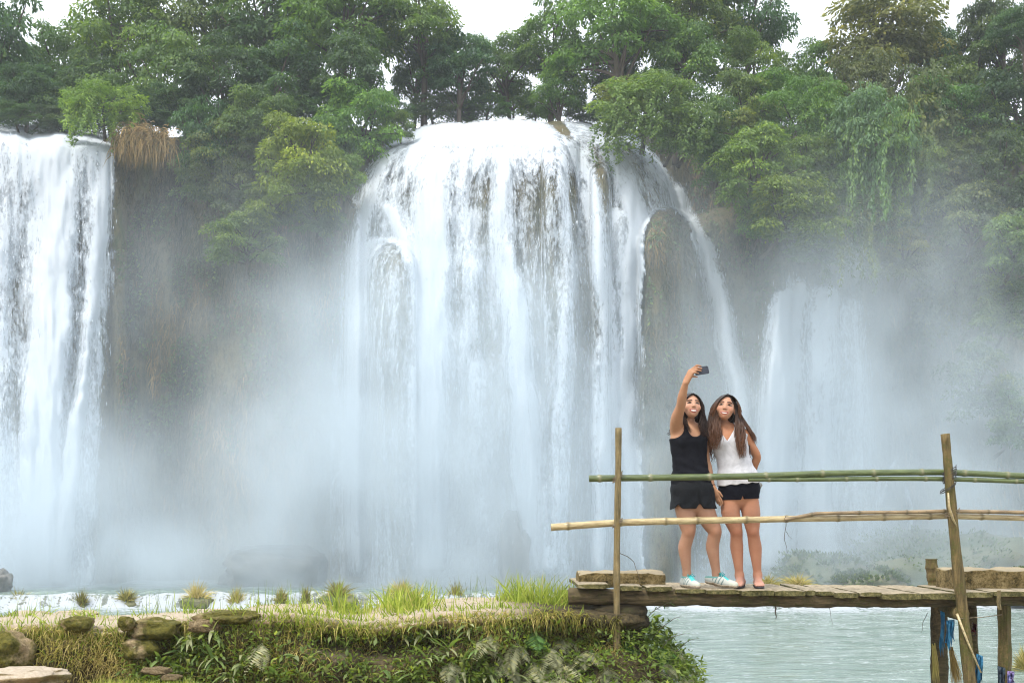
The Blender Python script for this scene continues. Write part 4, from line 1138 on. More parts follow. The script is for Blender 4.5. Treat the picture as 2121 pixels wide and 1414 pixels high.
# crumpled pink wrapper on the sand
def wrapper():
    rng = np.random.default_rng(3)
    xs = np.linspace(-1, 1, 12); ys = np.linspace(-1, 1, 9); X, Y = np.meshgrid(xs, ys)
    Z = .5 * np.abs(fbm(X * 1.7, Y * 1.7, 201, 4)) * 2 + .3 * (1 - X * X) * (1 - Y * Y)
    t = NT('pink_foil'); n = t.noise(t.obj(), 2.5, 2, .5)
    m = t.surf(t.bsdf(t.ramp(n, [(.42, (.62, .09, .16)), (.6, (.75, .35, .42))]), .35, .5))
    o = obj('wrapper', mesh_np('wrapper', np.stack([X + .2 * fbm(X, Y, 5), Y, Z], -1).reshape(-1, 3), grid_faces(12, 9), m, False))
    o.location = P(109, 1408, 8.55); o.scale = (.055, .04, .05)
    mod = o.modifiers.new('thick', 'SOLIDIFY'); mod.thickness = .03
    tag(o, 'crumpled pink wrapper lying on the sand', 'litter')
wrapper()
# ------------------------------------------------------------------ wooden footbridge with bamboo rails
def wood_mat(name, c1, c2, moss, mossy=0.5, axis='x', ends=False):
    t = NT(name); o = t.geo()
    sc = {'x': (1.2, 9, 9), 'z': (9, 9, 1.2), 'y': (9, 1.2, 9)}[axis]
    g = t.noise(t.mapping(o, sc), 5, 5, .65); f = t.noise(o, 45, 4, .7); b = t.noise(o, 5, 3, .6)
    c = t.ramp(g, [(.35, c1), (.65, c2)])
    c = t.mix(t.mr(t.math('ADD', t.math('MULTIPLY', f, .5), t.math('MULTIPLY', b, .5)), mossy, mossy + .12), c, moss)
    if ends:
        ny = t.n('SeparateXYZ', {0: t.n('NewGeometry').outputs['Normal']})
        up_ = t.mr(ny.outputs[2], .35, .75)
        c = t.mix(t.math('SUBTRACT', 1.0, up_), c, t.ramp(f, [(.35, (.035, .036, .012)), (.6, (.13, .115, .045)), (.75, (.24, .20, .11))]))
    return t.surf(t.bsdf(c, .85, .2, t.bump(t.math('ADD', g, f), .7, .012)))
LOG = wood_mat('mossy_log', (.040, .032, .018), (.14, .105, .055), (.062, .062, .018), .50)
DARKLOG = wood_mat('dark_log', (.014, .011, .006), (.055, .042, .022), (.030, .032, .010), .50)  # darker tones of the mossy log, for the packing blocks
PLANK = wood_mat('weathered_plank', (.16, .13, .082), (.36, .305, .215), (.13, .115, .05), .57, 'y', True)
POST = wood_mat('old_post', (.055, .042, .018), (.165, .120, .052), (.080, .078, .022), .49, 'z')
STAKE = wood_mat('thin_stake', (.085, .070, .034), (.22, .17, .085), (.15, .105, .035), .52, 'z')
def bamboo_mat(name, c1, c2, dark):
    t = NT(name); o = t.geo()
    n = t.noise(t.mapping(o, (2, 14, 14)), 4, 4, .6); f = t.noise(o, 60, 3, .6)
    c = t.ramp(n, [(.35, c1), (.65, c2)])
    c = t.mix(t.math('MULTIPLY', t.attr('node'), .75), c, dark)
    c = t.mix(t.mr(f, .62, .75, 0, .6), c, dark)
    return t.surf(t.bsdf(c, .3, .5, t.bump(f, .25, .004)))
GREENB = bamboo_mat('green_bamboo', (.045, .066, .022), (.100, .130, .046), (.20, .19, .11))
DRYB = bamboo_mat('dry_bamboo', (.22, .165, .075), (.46, .38, .21), (.09, .070, .025))
OLDB = bamboo_mat('old_bamboo', (.12, .085, .045), (.27, .20, .11), (.05, .045, .02))
TWINE = simple_mat('twine', (.10, .08, .05), (.24, .2, .14), 30, .9, .1)
WIRE = simple_mat('dark_wire', (.02, .02, .02), (.06, .055, .05), 30, .6, .3)

def path_pts(pts, depth, n=60):
    pts = np.array(pts, float); d = np.full(len(pts), depth) if np.isscalar(depth) else np.array(depth, float)
    s = np.concatenate([[0], np.cumsum(np.hypot(*np.diff(pts, axis=0).T))]); u = np.linspace(0, s[-1], n)
    px = np.interp(u, s, pts[:, 0]); py = np.interp(u, s, pts[:, 1]); dd = np.interp(u, s, d)
    for _ in range(6):
        py[1:-1] = (py[:-2] + 2 * py[1:-1] + py[2:]) / 4
    return np.stack(P(px, py, dd), -1), u / s[-1]

BRIDGE = empty('footbridge', P(1700, 1245, 10.0))
tag(BRIDGE, 'rickety wooden footbridge with bamboo rails that the women stand on', 'footbridge')
BINV = Matrix.Translation(-Vector(BRIDGE.location))
def bpart(name, me, label=None, parent=None):
    o = obj(name, me); o.parent = parent or BRIDGE
    if parent is None: o.matrix_parent_inverse = BINV
    if label: o['label'] = label
    return o

def bamboo(name, pts, depth, d0, d1, nodes, mat, seed, label):
    rng = np.random.default_rng(seed)
    n = 700; old = pts[-1][0] - pts[0][0]; pts = pts + [(2780, pts[-1][1] + 24)]; kk = old / (2780 - pts[0][0])
    nodes = [v_ * kk for v_ in nodes] + list(np.arange(kk + .03, 1, .085 * kk)); d1 = d0 + (d1 - d0) / kk * .8
    c, u = path_pts(pts, depth, n)
    dm = np.mean(depth)
    r = (d0 + (d1 - d0) * u) * dm / F / 2
    node = np.zeros(n)
    for k in nodes:
        node = np.maximum(node, np.exp(-((u - k) / .0022) ** 2))
        r = r * (1 + .20 * np.exp(-((u - k) / .0026) ** 2))
    c = c + np.stack([0 * u, .006 * np.sin(u * 9 + seed), .006 * np.sin(u * 13 + seed * 2)], -1)
    mb = MB(); mb.tube(c, r, 12, True)
    a = np.concatenate([np.repeat(node, 12), [.3, .3]])
    me = mesh_np(name, np.concatenate(mb.v), [np.concatenate(mb.q), np.concatenate(mb.t)], mat, True, {'node': a})
    return bpart('rail', me, label)

RD = 9.55
bamboo('rail', [(1220, 992), (1390, 988), (1560, 984), (1700, 980), (1950, 979), (2121, 985), (2330, 996)], RD, 14.0, 12.0, [.02, .115, .225, .33, .435, .53, .62, .70, .78, .86, .93], GREENB, 1, 'thick green bamboo pole of the upper rail')
bamboo('rail', [(1550, 991), (1700, 991), (1950, 993), (2121, 996), (2330, 1005)], RD - .005, 9.5, 9.5, [.055, .13, .26, .34, .47, .60, .71, .84], GREENB, 2, 'thinner green bamboo pole of the upper rail')
bamboo('rail', [(1141, 1091), (1280, 1083), (1400, 1080), (1560, 1076), (1640, 1073), (1800, 1070), (1960, 1068), (2121, 1074), (2330, 1088)], RD + .02, 15, 10, [.03, .12, .20, .255, .34, .41, .5, .58, .66, .75, .83, .92], DRYB, 3, 'pale dry bamboo pole of the lower rail')
bamboo('rail', [(1625, 1077), (1690, 1064), (1800, 1060), (1960, 1057), (2121, 1062), (2330, 1075)], RD - .012, 7.5, 9, [.08, .22, .36, .47, .6, .72, .86], OLDB, 4, 'thin brown bamboo pole of the lower rail')

def stake(name, top, bot, depth, w0, w1, mat, sides=8, label=None, square=False, seed=0):
    c, u = path_pts([top, bot], depth, 40)
    rng = np.random.default_rng(seed)
    dm = np.mean(depth)
    r = (w0 + (w1 - w0) * u) * dm / F / 2 * (1 + .05 * np.sin(u * 23 + seed) + rng.normal(0, .02, 40))
    c = c + np.stack([.004 * np.sin(u * 7 + seed), 0 * u, 0 * u], -1)
    mb = MB(); mb.tube(c, r * (1.25 if square else 1), 4 if square else sides, True)
    me = mb.mesh(name, mat, not square)
    return bpart(name, me, label)
stake('post', (1280, 886), (1277, 1420), 9.48, 13, 14.5, STAKE, 9, 'thin upright post at the bank end', seed=1)
stake('post', (1957, 898), (2012, 1450), 9.46, 18, 27, POST, 9, 'thick leaning post carrying both rails', seed=2)
stake('post', (1929, 1157), (1936, 1235), 10.55, 25, 26, POST, 10, 'short sawn stump standing above the deck', seed=3)
stake('support', (1946, 1240), (1944, 1560), 10.3, 34, 38, LOG, 10, 'thick dark pile under the deck', seed=4)
stake('support', (2012, 1240), (2018, 1560), 10.5, 22, 24, LOG, 10, 'thin dark pile behind the leaning post', seed=5)
stake('support', (2079, 1236), (2083, 1560), 9.75, 22, 24, POST, 4, 'square tan pile near the right edge', True, 6)
stake('post', (2655, 900), (2660, 1460), 9.46, 22, 28, POST, 9, 'far end post carrying both rails', seed=8)
stake('support', (2640, 1240), (2640, 1560), 10.3, 34, 38, LOG, 10, 'thick dark pile at the far end', seed=9)
stake('post', (2068, 1222), (2070, 1262), 9.5, 7, 6, STAKE, 4, None, True, 7)

# two long logs carry the boards, one cross log at the pile
def log(pts, depth, d, label, seed, mat=LOG):
    c, u = path_pts(pts, depth, 90)
    rng = np.random.default_rng(seed)
    dm = np.mean(depth)
    lump = 1 + .06 * np.sin(u * 31 + seed) + .05 * np.sin(u * 67 + seed * 2)
    dd = np.interp(u, np.linspace(0, 1, len(d)), d) * dm / F / 2 * lump
    mb = MB(); mb.tube(c, dd, 14, True)
    v = mb.v[0]; v += rng.normal(0, .002, v.shape)
    return bpart('beam', mb.mesh('beam', mat), label)
log([(1178, 1234), (1400, 1237), (1640, 1241), (1990, 1243)], 9.66, [34, 36, 33, 31, 28], 'near log beam under the deck boards', 1)
log([(1900, 1240), (2121, 1240), (2330, 1246), (2780, 1250)], 9.72, [26, 28, 28], 'log beam continuing past the leaning post', 2)
log([(1158, 1232), (1400, 1232), (1700, 1233), (2330, 1234), (2780, 1240)], 10.45, [22, 26, 28, 26], 'far log beam under the deck boards', 3)
cross = MB(); cross.tube([P(1992, 1270, 9.45), P(1965, 1262, 10.0), P(1945, 1258, 10.8)], [.062, .064, .06], 12, True)
bpart('beam', cross.mesh('beam', POST), 'cross log lying on the piles')
# rough blocks packing the bank end
for k, (x0, x1, y0, y1, d) in enumerate([(1222, 1340, 1252, 1276, 9.74), (1236, 1345, 1274, 1302, 9.78), (1228, 1335, 1300, 1330, 9.8)]):
    me = rock_mesh('packing_block', 60 + k, DARKLOG, .10, 3, 1.25)
    o = bpart('packing_block', me); s = d / F
    o.matrix_parent_inverse = Matrix(); c = Vector(P((x0 + x1) / 2, (y0 + y1) / 2, d)) - Vector(BRIDGE.location)
    o.location = c; o.scale = ((x1 - x0) * s * .5, .25, (y1 - y0) * s * .56)

# deck boards, each its own piece
def board(x0, x1, ytop, yn, yf, th, yaw, seed, mat=PLANK, sag=0.0):
    rng = np.random.default_rng(seed)
    z = (YH - ytop) * yn / F
    w = (x1 - x0) * yn / F; cx_ = ((x0 + x1) / 2 - CX) * yn / F
    ny = 9; nx = 5
    t = np.linspace(0, 1, ny)
    V = []
    for lay in (0, 1):
        for j in range(ny):
            for i in range(nx):
                x = (i / (nx - 1) - .5) * w; y = yn + t[j] * (yf - yn)
                if j == 0: y += rng.normal(0, .006) + .015 * abs(i / (nx - 1) - .5)
                x += .004 * math.sin(t[j] * 9 + seed)
                zz = z - lay * th + rng.normal(0, .0015) - .004 * (abs(i - 2) == 2) * (1 - 2 * lay) + sag * t[j]
                x, y = x * math.cos(yaw) - (y - yn) * math.sin(yaw), yn + x * math.sin(yaw) + (y - yn) * math.cos(yaw)
                V.append((cx_ + x, y, zz))
    V = np.array(V); g = grid_faces(nx, ny); q = [g, g[:, ::-1] + nx * ny]
    def strip(a): a = np.array(a); return np.stack([a[:-1], a[:-1] + nx * ny, a[1:] + nx * ny, a[1:]], -1)
    q += [strip(np.arange(nx)), strip(np.arange(nx)[::-1] + (ny - 1) * nx), strip(np.arange(ny)[::-1] * nx), strip(np.arange(ny) * nx + nx - 1)]
    me = mesh_np('board', V, [np.concatenate(q)], mat, False)
    return bpart('board', me)
for k, b in enumerate([
    (1198, 1264, 1209, 9.50, 10.55, .036, .02), (1277, 1331, 1213, 9.49, 10.6, .040, -.03), (1341, 1394, 1214.5, 9.50, 10.6, .038, .02), (1400, 1461, 1219.5, 9.55, 10.6, .034, .015),
    (1464, 1534, 1221, 9.50, 10.65, .036, -.02), (1537, 1603, 1222, 9.47, 10.6, .046, .01), (1605, 1668, 1223, 9.48, 10.6, .042, .0), (1671, 1690, 1222, 9.50, 10.6, .04, -.03), (1693, 1731, 1224, 9.56, 10.65, .036, .05),
    (1734, 1779, 1227, 9.47, 10.7, .045, -.02), (1782, 1826, 1226, 9.50, 10.65, .036, .01), (1829, 1908, 1228.5, 9.45, 10.7, .05, .01), (1910, 1990, 1228, 9.46, 10.65, .05, -.01), (1996, 2058, 1226, 9.50, 10.6, .042, .0), (2061, 2126, 1224, 9.5, 10.6, .042, .01), (2129, 2195, 1224, 9.5, 10.6, .042, .0), (2198, 2260, 1225, 9.5, 10.6, .042, .0)] + [(x_, x_ + 64, 1225, 9.5, 10.6, .042, .01) for x_ in range(2264, 2740, 68)]):
    board(*b, seed=k + 3)

# lashings
def lashing(px, py, depth, rx, rz, turns, mat, label, tilt=0.0, seed=0):
    n = turns * 14; a = np.linspace(0, turns * 2 * math.pi, n); s = depth / F
    c = np.array(P(px, py, depth)); rng = np.random.default_rng(seed)
    pts = c + np.stack([rx * np.cos(a), rx * 1.05 * np.sin(a), rz * np.linspace(-1, 1, n) + tilt * np.cos(a)], -1) + rng.normal(0, .0015, (n, 3))
    mb = MB(); mb.tube(pts, .0035, 5)
    return bpart('lashing', mb.mesh('lashing', mat), label)
lashing(1279, 988, 9.50, .038, .022, 5, TWINE, 'twine holding the upper rail to the thin post', .03, 1)
lashing(1279, 1083, 9.50, .040, .015, 3, TWINE, 'twine holding the lower rail to the thin post', .03, 2)
lashing(1967, 983, 9.48, .052, .05, 6, WIRE, 'wire wound round the leaning post at the upper rail', .03, 3)
lashing(1972, 1062, 9.48, .056, .02, 3, TWINE, 'twine holding the lower rail to the leaning post', .02, 4)
lashing(1964, 1010, 9.47, .060, .012, 2, WIRE, 'loose wire loop on the leaning post', .04, 5)
m = MB(); m.tube([P(1964, 1020, 9.38), P(1966, 1050, 9.38), P(1974, 1075, 9.38), P(1982, 1090, 9.38)], [.008, .011, .010, .003], 5); bpart('splinter', m.mesh('splinter', DRYB), 'pale split bark strip on the leaning post')
m = MB(); m.tube([P(1982, 1270, 9.40), P(2005, 1330, 9.38), P(2032, 1392, 9.36)], [.011, .009, .007], 6); bpart('brace', m.mesh('brace', DRYB), 'thin diagonal stick below the deck')
m = MB(); m.tube([P(1985, 1280, 9.40), P(2030, 1278, 9.5), P(2075, 1272, 9.6)], .0035, 5); bpart('tie_rope', m.mesh('tie_rope', TWINE), 'thin cord between the piles')

# ------------------------------------------------------------------ stone blocks on the deck
def stone_block(x0, x1, y0, y1, depth, deep, label, seed):
    s = depth / F
    bm = bmesh.new(); bmesh.ops.create_cube(bm, size=2.0)
    bmesh.ops.subdivide_edges(bm, edges=bm.edges[:], cuts=14, use_grid_fill=True)
    off = Vector((seed * 5.1, seed, 0))
    sx, sy, sz = (x1 - x0) * s / 2, deep / 2, (y1 - y0) * s / 2
    for v in bm.verts:
        p = v.co.copy()
        rnd = max(0, abs(p.x) ** 8 + abs(p.y) ** 8 + abs(p.z) ** 8 - 1.0)
        q = Vector((p.x * sx, p.y * sy, p.z * sz))
        n_ = mnoise.noise(q * 9 + off) + .6 * mnoise.noise(q * 24 + off) + .35 * mnoise.noise(q * 60 + off)
        d = Vector((p.x / sx, p.y / sy, p.z / sz)).normalized()
        q = q + d * (.020 * n_ - .008 * rnd)
        v.co = q
    for f in bm.faces: f.smooth = True
    me = bpy.data.meshes.new('stone_block'); bm.to_mesh(me); bm.free(); me.materials.append(STONE)
    o = obj('stone_block', me, None, P((x0 + x1) / 2, (y0 + y1) / 2, depth))
    return tag(o, label, 'stone block')
t = NT('tufa_block'); o_ = t.geo(); n_ = t.noise(o_, 12, 5, .65); f_ = t.noise(o_, 55, 4, .7)
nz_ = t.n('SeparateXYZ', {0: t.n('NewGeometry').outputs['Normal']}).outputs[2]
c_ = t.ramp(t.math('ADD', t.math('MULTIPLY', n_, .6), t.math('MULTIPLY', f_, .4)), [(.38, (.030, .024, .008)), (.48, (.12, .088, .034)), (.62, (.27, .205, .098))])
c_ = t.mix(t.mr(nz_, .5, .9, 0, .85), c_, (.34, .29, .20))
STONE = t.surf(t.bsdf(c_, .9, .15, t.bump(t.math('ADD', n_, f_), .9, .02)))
stone_block(1196, 1373, 1183, 1213, 10.05, .34, 'long tufa block on the deck behind the thin post', 1)
stone_block(1955, 2190, 1177, 1224, 10.15, .40, 'thick tufa block on the deck behind the leaning post', 2)

# ------------------------------------------------------------------ rags, straw and twigs caught on the bridge
def rag(pts, depth, mat, label, seed, name='rag', cols=9, rows=14):
    """hanging torn sheet between a top edge and a ragged bottom"""
    rng = np.random.default_rng(seed)
    (x0, y0), (x1, y1), drop = pts
    u = np.linspace(0, 1, cols); V = []
    ends = drop * rng.uniform(.55, 1.1, cols)
    for j in range(rows):
        t_ = j / (rows - 1)
        for i in range(cols):
            px = x0 + (x1 - x0) * u[i] + 3 * math.sin(t_ * 5 + i) * t_; py = y0 + (y1 - y0) * u[i] + ends[i] * t_
            V.append(P(px, py, depth - .05 * math.sin(i * 2.1 + t_ * 3) * (.3 + t_) + .012 * rng.normal()))
    o = obj(name, mesh_np(name, np.array(V), grid_faces(cols, rows), mat, True))
    md = o.modifiers.new('thick', 'SOLIDIFY'); md.thickness = .0012
    return tag(o, label, 'rag')
def plastic(name, c1, c2):
    t = NT(name); n = t.noise(t.obj(), 14, 3, .6); c = t.ramp(n, [(.35, c1), (.65, c2)])
    d = t.bsdf(c, .4, .4); tr = t.n('BsdfTranslucent', {'Color': c}).outputs[0]
    return t.surf(t.n('MixShader', {0: .3, 1: d, 2: tr}).outputs[0])
BLUEP = plastic('blue_plastic', (.02, .13, .27), (.06, .30, .50))
rag(((1948, 1264), (1957, 1268), 88), 9.62, BLUEP, 'left of two torn blue plastic strips hanging under the deck', 1, 'plastic_strip')
rag(((1960, 1284), (1977, 1282), 66), 9.58, BLUEP, 'right of two torn blue plastic strips hanging under the deck', 2, 'plastic_strip')
rag(((2022, 1352), (2036, 1358), 75), 9.6, BLUEP, 'blue plastic rag low on the leaning post', 3, 'plastic_strip')
rag(((2066, 1378), (2082, 1382), 70), 9.62, plastic('dark_plastic', (.02, .03, .05), (.05, .10, .14)), 'dark plastic rag caught low on the square tan pile', 4, 'plastic_strip')
rag(((2086, 1388), (2101, 1390), 40), 9.6, plastic('violet_plastic', (.10, .16, .42), (.35, .25, .5)), 'violet blue plastic bag scrap at the bottom of the square tan pile', 5, 'plastic_bag')
rag(((2014, 1288), (2023, 1292), 26), 10.1, plastic('red_black', (.02, .02, .02), (.25, .02, .03)), 'dark red scrap stuck on the thin dark pile', 6, 'plastic_strip')
def straw():
    rng = np.random.default_rng(8); n = 150
    b = np.stack(P(rng.uniform(1966, 1974, n), rng.uniform(1338, 1352, n), 9.95 + rng.uniform(-.05, .05, n)), -1)
    tp = np.stack(P(rng.uniform(1968, 1998, n), rng.uniform(1395, 1440, n), 9.95 + rng.uniform(-.08, .08, n)), -1)
    v, q, t, m = blades(b, tp, rng.uniform(.004, .008, n), rng, .1, 4)
    tag(obj('straw_bundle', mesh_np('straw_bundle', v, [q, t], grass_mat('golden_straw', [(0, (.14, .09, .02)), (1, (.48, .33, .10))]), False, {'rnd': np.repeat(rng.random(n), m)})), 'bundle of golden straw hanging on the thick dark pile', 'straw')
    b = np.stack(P(rng.uniform(1930, 1938, 40), rng.uniform(1330, 1345, 40), 10.1 + 0 * rng.random(40)), -1)
    tp = np.stack(P(rng.uniform(1928, 1948, 40), rng.uniform(1395, 1430, 40), 10.1 + 0 * rng.random(40)), -1)
    v, q, t, m = blades(b, tp, rng.uniform(.005, .010, 40), rng, .1, 4)
    tag(obj('bark_strip', mesh_np('bark_strip', v, [q, t], STRAW, False, {'rnd': np.repeat(rng.uniform(.5, 1, 40), m)})), 'peeling pale bark on the left side of the thick dark pile', 'bark')
straw()
def twig(pts, depth, label, r=.0035):
    c, u = path_pts(pts, depth, 24)
    mb = MB(); mb.tube(c + np.stack([.004 * np.sin(u * 9), .01 * np.sin(u * 6), 0 * u], -1), np.linspace(r, r * .4, 24), 5)
    return tag(obj('twig', mb.mesh('twig', BARK)), label, 'twig')
twig([(1283, 1145), (1300, 1152), (1314, 1163), (1322, 1190), (1326, 1216)], 9.6, 'bent thin twig beside the thin post above the left stone block')
twig([(1627, 1068), (1628, 1090), (1625, 1118), (1630, 1145)], 9.53, 'forked twig dangling from the lower rail right of the women')
twig([(1628, 1100), (1634, 1108), (1640, 1118)], 9.53, 'short side shoot of the dangling twig under the lower rail', .002)
twig([(1606, 1255), (1607, 1268), (1606, 1280)], 9.6, 'dark root stub hanging under the deck below the women', .008)
twig([(1717, 1256), (1722, 1275), (1724, 1300)], 9.6, 'thin hair root hanging under the middle of the deck', .002)
twig([(1921, 1268), (1912, 1290), (1907, 1310)], 10.2, 'thin twig hanging left of the thick dark pile', .003)
# ------------------------------------------------------------------ the two women
PD = 9.78                                             # depth at which they stand
DECK_Z = -0.557
def J(px, py, dy=0.0):
    d = PD + dy
    x, _, z = P(px, py, PD)
    return np.array([x, d, z])

class Field:
    """signed distance on a grid; shapes are blended into one continuous surface"""
    def __init__(s, lo, hi, h):
        s.h = h; s.lo = np.array(lo, float)
        n = np.ceil((np.array(hi) - s.lo) / h).astype(int) + 1
        s.ax = [s.lo[k] + np.arange(n[k]) * h for k in range(3)]
        s.f = np.full(n, .3, np.float32)
    def copy(s):
        c = object.__new__(Field); c.h = s.h; c.lo = s.lo; c.ax = s.ax; c.f = s.f.copy(); return c
    def win(s, lo, hi):
        sl = []
        for k in range(3):
            a = max(0, int((lo[k] - s.lo[k]) / s.h) - 1); b = min(len(s.ax[k]), int((hi[k] - s.lo[k]) / s.h) + 3)
            if b <= a: return None, None
            sl.append(slice(a, b))
        g = np.ix_(s.ax[0][sl[0]], s.ax[1][sl[1]], s.ax[2][sl[2]])
        return tuple(sl), g
    def blend(s, sl, d, k, cut=False):
        a = s.f[sl]
        if cut:
            d = -d; h = np.clip(.5 - .5 * (d - a) / -k if False else .5 + .5 * (d - a) / k, 0, 1)
            s.f[sl] = (a + (d - a) * h + k * h * (1 - h)).astype(np.float32)
        else:
            h = np.clip(.5 + .5 * (a - d) / k, 0, 1)
            s.f[sl] = (a + (d - a) * h - k * h * (1 - h)).astype(np.float32)
    def cone(s, p0, p1, r0, r1, k=.015, cut=False):
        p0 = np.array(p0, float); p1 = np.array(p1, float); m = max(r0, r1) + k + .02
        sl, g = s.win(np.minimum(p0, p1) - m, np.maximum(p0, p1) + m)
        if sl is None: return
        d = p1 - p0; L = max(d @ d, 1e-9)
        q = [g[i] - p0[i] for i in range(3)]
        t = np.clip((q[0] * d[0] + q[1] * d[1] + q[2] * d[2]) / L, 0, 1)
        dist = np.sqrt((q[0] - t * d[0]) ** 2 + (q[1] - t * d[1]) ** 2 + (q[2] - t * d[2]) ** 2) - (r0 + t * (r1 - r0))
        s.blend(sl, dist, k, cut)
    def ell(s, c, r, R=None, k=.015, cut=False):
        c = np.array(c, float); r = np.array(r, float); m = r.max() + k + .02
        sl, g = s.win(c - m, c + m)
        if sl is None: return
        q = [g[i] - c[i] for i in range(3)]
        if R is not None: q = [R[0][i] * q[0] + R[1][i] * q[1] + R[2][i] * q[2] for i in range(3)]
        k0 = np.sqrt((q[0] / r[0]) ** 2 + (q[1] / r[1]) ** 2 + (q[2] / r[2]) ** 2)
        k1 = np.sqrt((q[0] / r[0] ** 2) ** 2 + (q[1] / r[1] ** 2) ** 2 + (q[2] / r[2] ** 2) ** 2) + 1e-9
        s.blend(sl, k0 * (k0 - 1) / k1, k, cut)
    def trunk(s, secs, k=.02, axis=2):
        """stack of (centre, half width, half depth)"""
        for (c0, a0, b0), (c1, a1, b1) in zip(secs[:-1], secs[1:]):
            c0 = np.array(c0); c1 = np.array(c1); m = max(a0, a1, b0, b1) + .05
            sl, g = s.win(np.minimum(c0, c1) - m, np.maximum(c0, c1) + m)
            d = c1 - c0; L = max(d @ d, 1e-9)
            q = [g[i] - c0[i] for i in range(3)]
            t = np.clip((q[0] * d[0] + q[1] * d[1] + q[2] * d[2]) / L, 0, 1)
            a = a0 + t * (a1 - a0); b = b0 + t * (b1 - b0)
            x = q[0] - t * d[0]; y = q[1] - t * d[1]; z = q[2] - t * d[2]
            k0 = np.sqrt((x / a) ** 2 + (y / b) ** 2 + (z / np.minimum(a, b)) ** 2)
            k1 = np.sqrt((x / a ** 2) ** 2 + (y / b ** 2) ** 2 + (z / np.minimum(a, b) ** 2) ** 2) + 1e-6
            s.blend(sl, np.where(k0 > 1e-4, k0 * (k0 - 1) / k1, -np.minimum(a, b)), k)
    def chain(s, pts, radii, k=.012, n=22):
        """a limb of smoothly changing thickness through several joints"""
        pts = np.array(pts, float); radii = np.array(radii, float); m = len(pts)
        u = np.linspace(0, m - 1, n); P4 = np.column_stack([pts, radii])
        E = np.concatenate([2 * P4[:1] - P4[1:2], P4, 2 * P4[-1:] - P4[-2:-1]])
        i = np.minimum(u.astype(int), m - 2); t = (u - i)[:, None]
        a, b, c, d = E[i], E[i + 1], E[i + 2], E[i + 3]
        C = .5 * (2 * b + (c - a) * t + (2 * a - 5 * b + 4 * c - d) * t ** 2 + (3 * b - a - 3 * c + d) * t ** 3)
        mg = radii.max() + k + .02
        sl, g = s.win(C[:, :3].min(0) - mg, C[:, :3].max(0) + mg)
        best = None
        for j in range(n - 1):
            p0, r0, p1, r1 = C[j, :3], C[j, 3], C[j + 1, :3], C[j + 1, 3]
            zlo = min(p0[2], p1[2]) - mg; zhi = max(p0[2], p1[2]) + mg
            dd = p1 - p0; L = max(dd @ dd, 1e-12)
            q = [g[e] - p0[e] for e in range(3)]
            tt = np.clip((q[0] * dd[0] + q[1] * dd[1] + q[2] * dd[2]) / L, 0, 1)
            dist = np.sqrt((q[0] - tt * dd[0]) ** 2 + (q[1] - tt * dd[1]) ** 2 + (q[2] - tt * dd[2]) ** 2) - (r0 + tt * (r1 - r0))
            best = dist if best is None else np.minimum(best, dist)
        s.blend(sl, best, k)
    def grid(s): return np.ix_(*s.ax)
    def mesh(s, name, mat, col=None, smooth=2):
        f = s.f; n = f.shape; sg = f < 0
        c = np.zeros((n[0] - 1, n[1] - 1, n[2] - 1), np.int8)
        offs = [(i, j, k) for i in (0, 1) for j in (0, 1) for k in (0, 1)]
        for i, j, k in offs: c += sg[i:n[0] - 1 + i, j:n[1] - 1 + j, k:n[2] - 1 + k]
        act = (c > 0) & (c < 8)
        I = np.argwhere(act)
        cv = {o: f[I[:, 0] + o[0], I[:, 1] + o[1], I[:, 2] + o[2]] for o in offs}
        acc = np.zeros((len(I), 3)); cnt = np.zeros(len(I))
        for o in offs:
            for ax in range(3):
                if o[ax] == 0:
                    o2 = list(o); o2[ax] = 1; o2 = tuple(o2)
                    a, b = cv[o], cv[o2]; x = (a < 0) != (b < 0)
                    t = np.where(x, a / np.where(x, a - b, 1), 0)
                    p = np.tile(np.array(o, float), (len(I), 1)); p[:, ax] = t
                    acc += p * x[:, None]; cnt += x
        V = (I + acc / cnt[:, None]) * s.h + s.lo
        idx = np.full(act.shape, -1, np.int32); idx[act] = np.arange(len(I))
        Q = []
        for ax in range(3):
            u, w = (ax + 1) % 3, (ax + 2) % 3
            a = [slice(1, -1)] * 3; a[ax] = slice(0, n[ax] - 1); b = list(a); b[ax] = slice(1, n[ax])
            s0 = sg[tuple(a)]; s1 = sg[tuple(b)]
            E = np.argwhere(s0 != s1)
            if not len(E): continue
            flip = s0[E[:, 0], E[:, 1], E[:, 2]]
            E = E + np.array([0 if k == ax else 1 for k in range(3)])
            def cell(du, dw):
                e = E.copy(); e[:, u] += du; e[:, w] += dw; return idx[e[:, 0], e[:, 1], e[:, 2]]
            q = np.stack([cell(-1, -1), cell(0, -1), cell(0, 0), cell(-1, 0)], -1)
            q = np.where(flip[:, None], q, q[:, ::-1])
            Q.append(q[(q >= 0).all(1)])
        Q = np.concatenate(Q)
        for _ in range(smooth):
            S = np.zeros_like(V); C = np.zeros(len(V))
            for k in range(4):
                a, b = Q[:, k], Q[:, (k + 1) % 4]
                for d in range(3):
                    S[:, d] += np.bincount(a, V[b, d], len(V)) + np.bincount(b, V[a, d], len(V))
                C += np.bincount(a, None, len(V)) + np.bincount(b, None, len(V))
            V = .5 * V + .5 * S / np.maximum(C, 1)[:, None]
        me = mesh_np(name, V, Q, mat, True)
        if col is not None:
            at = me.color_attributes.new('col', 'FLOAT_COLOR', 'POINT')
            cc = np.concatenate([col(V), np.ones((len(V), 1))], 1).astype(np.float32)
            at.data.foreach_set('color', cc.ravel())
        return me

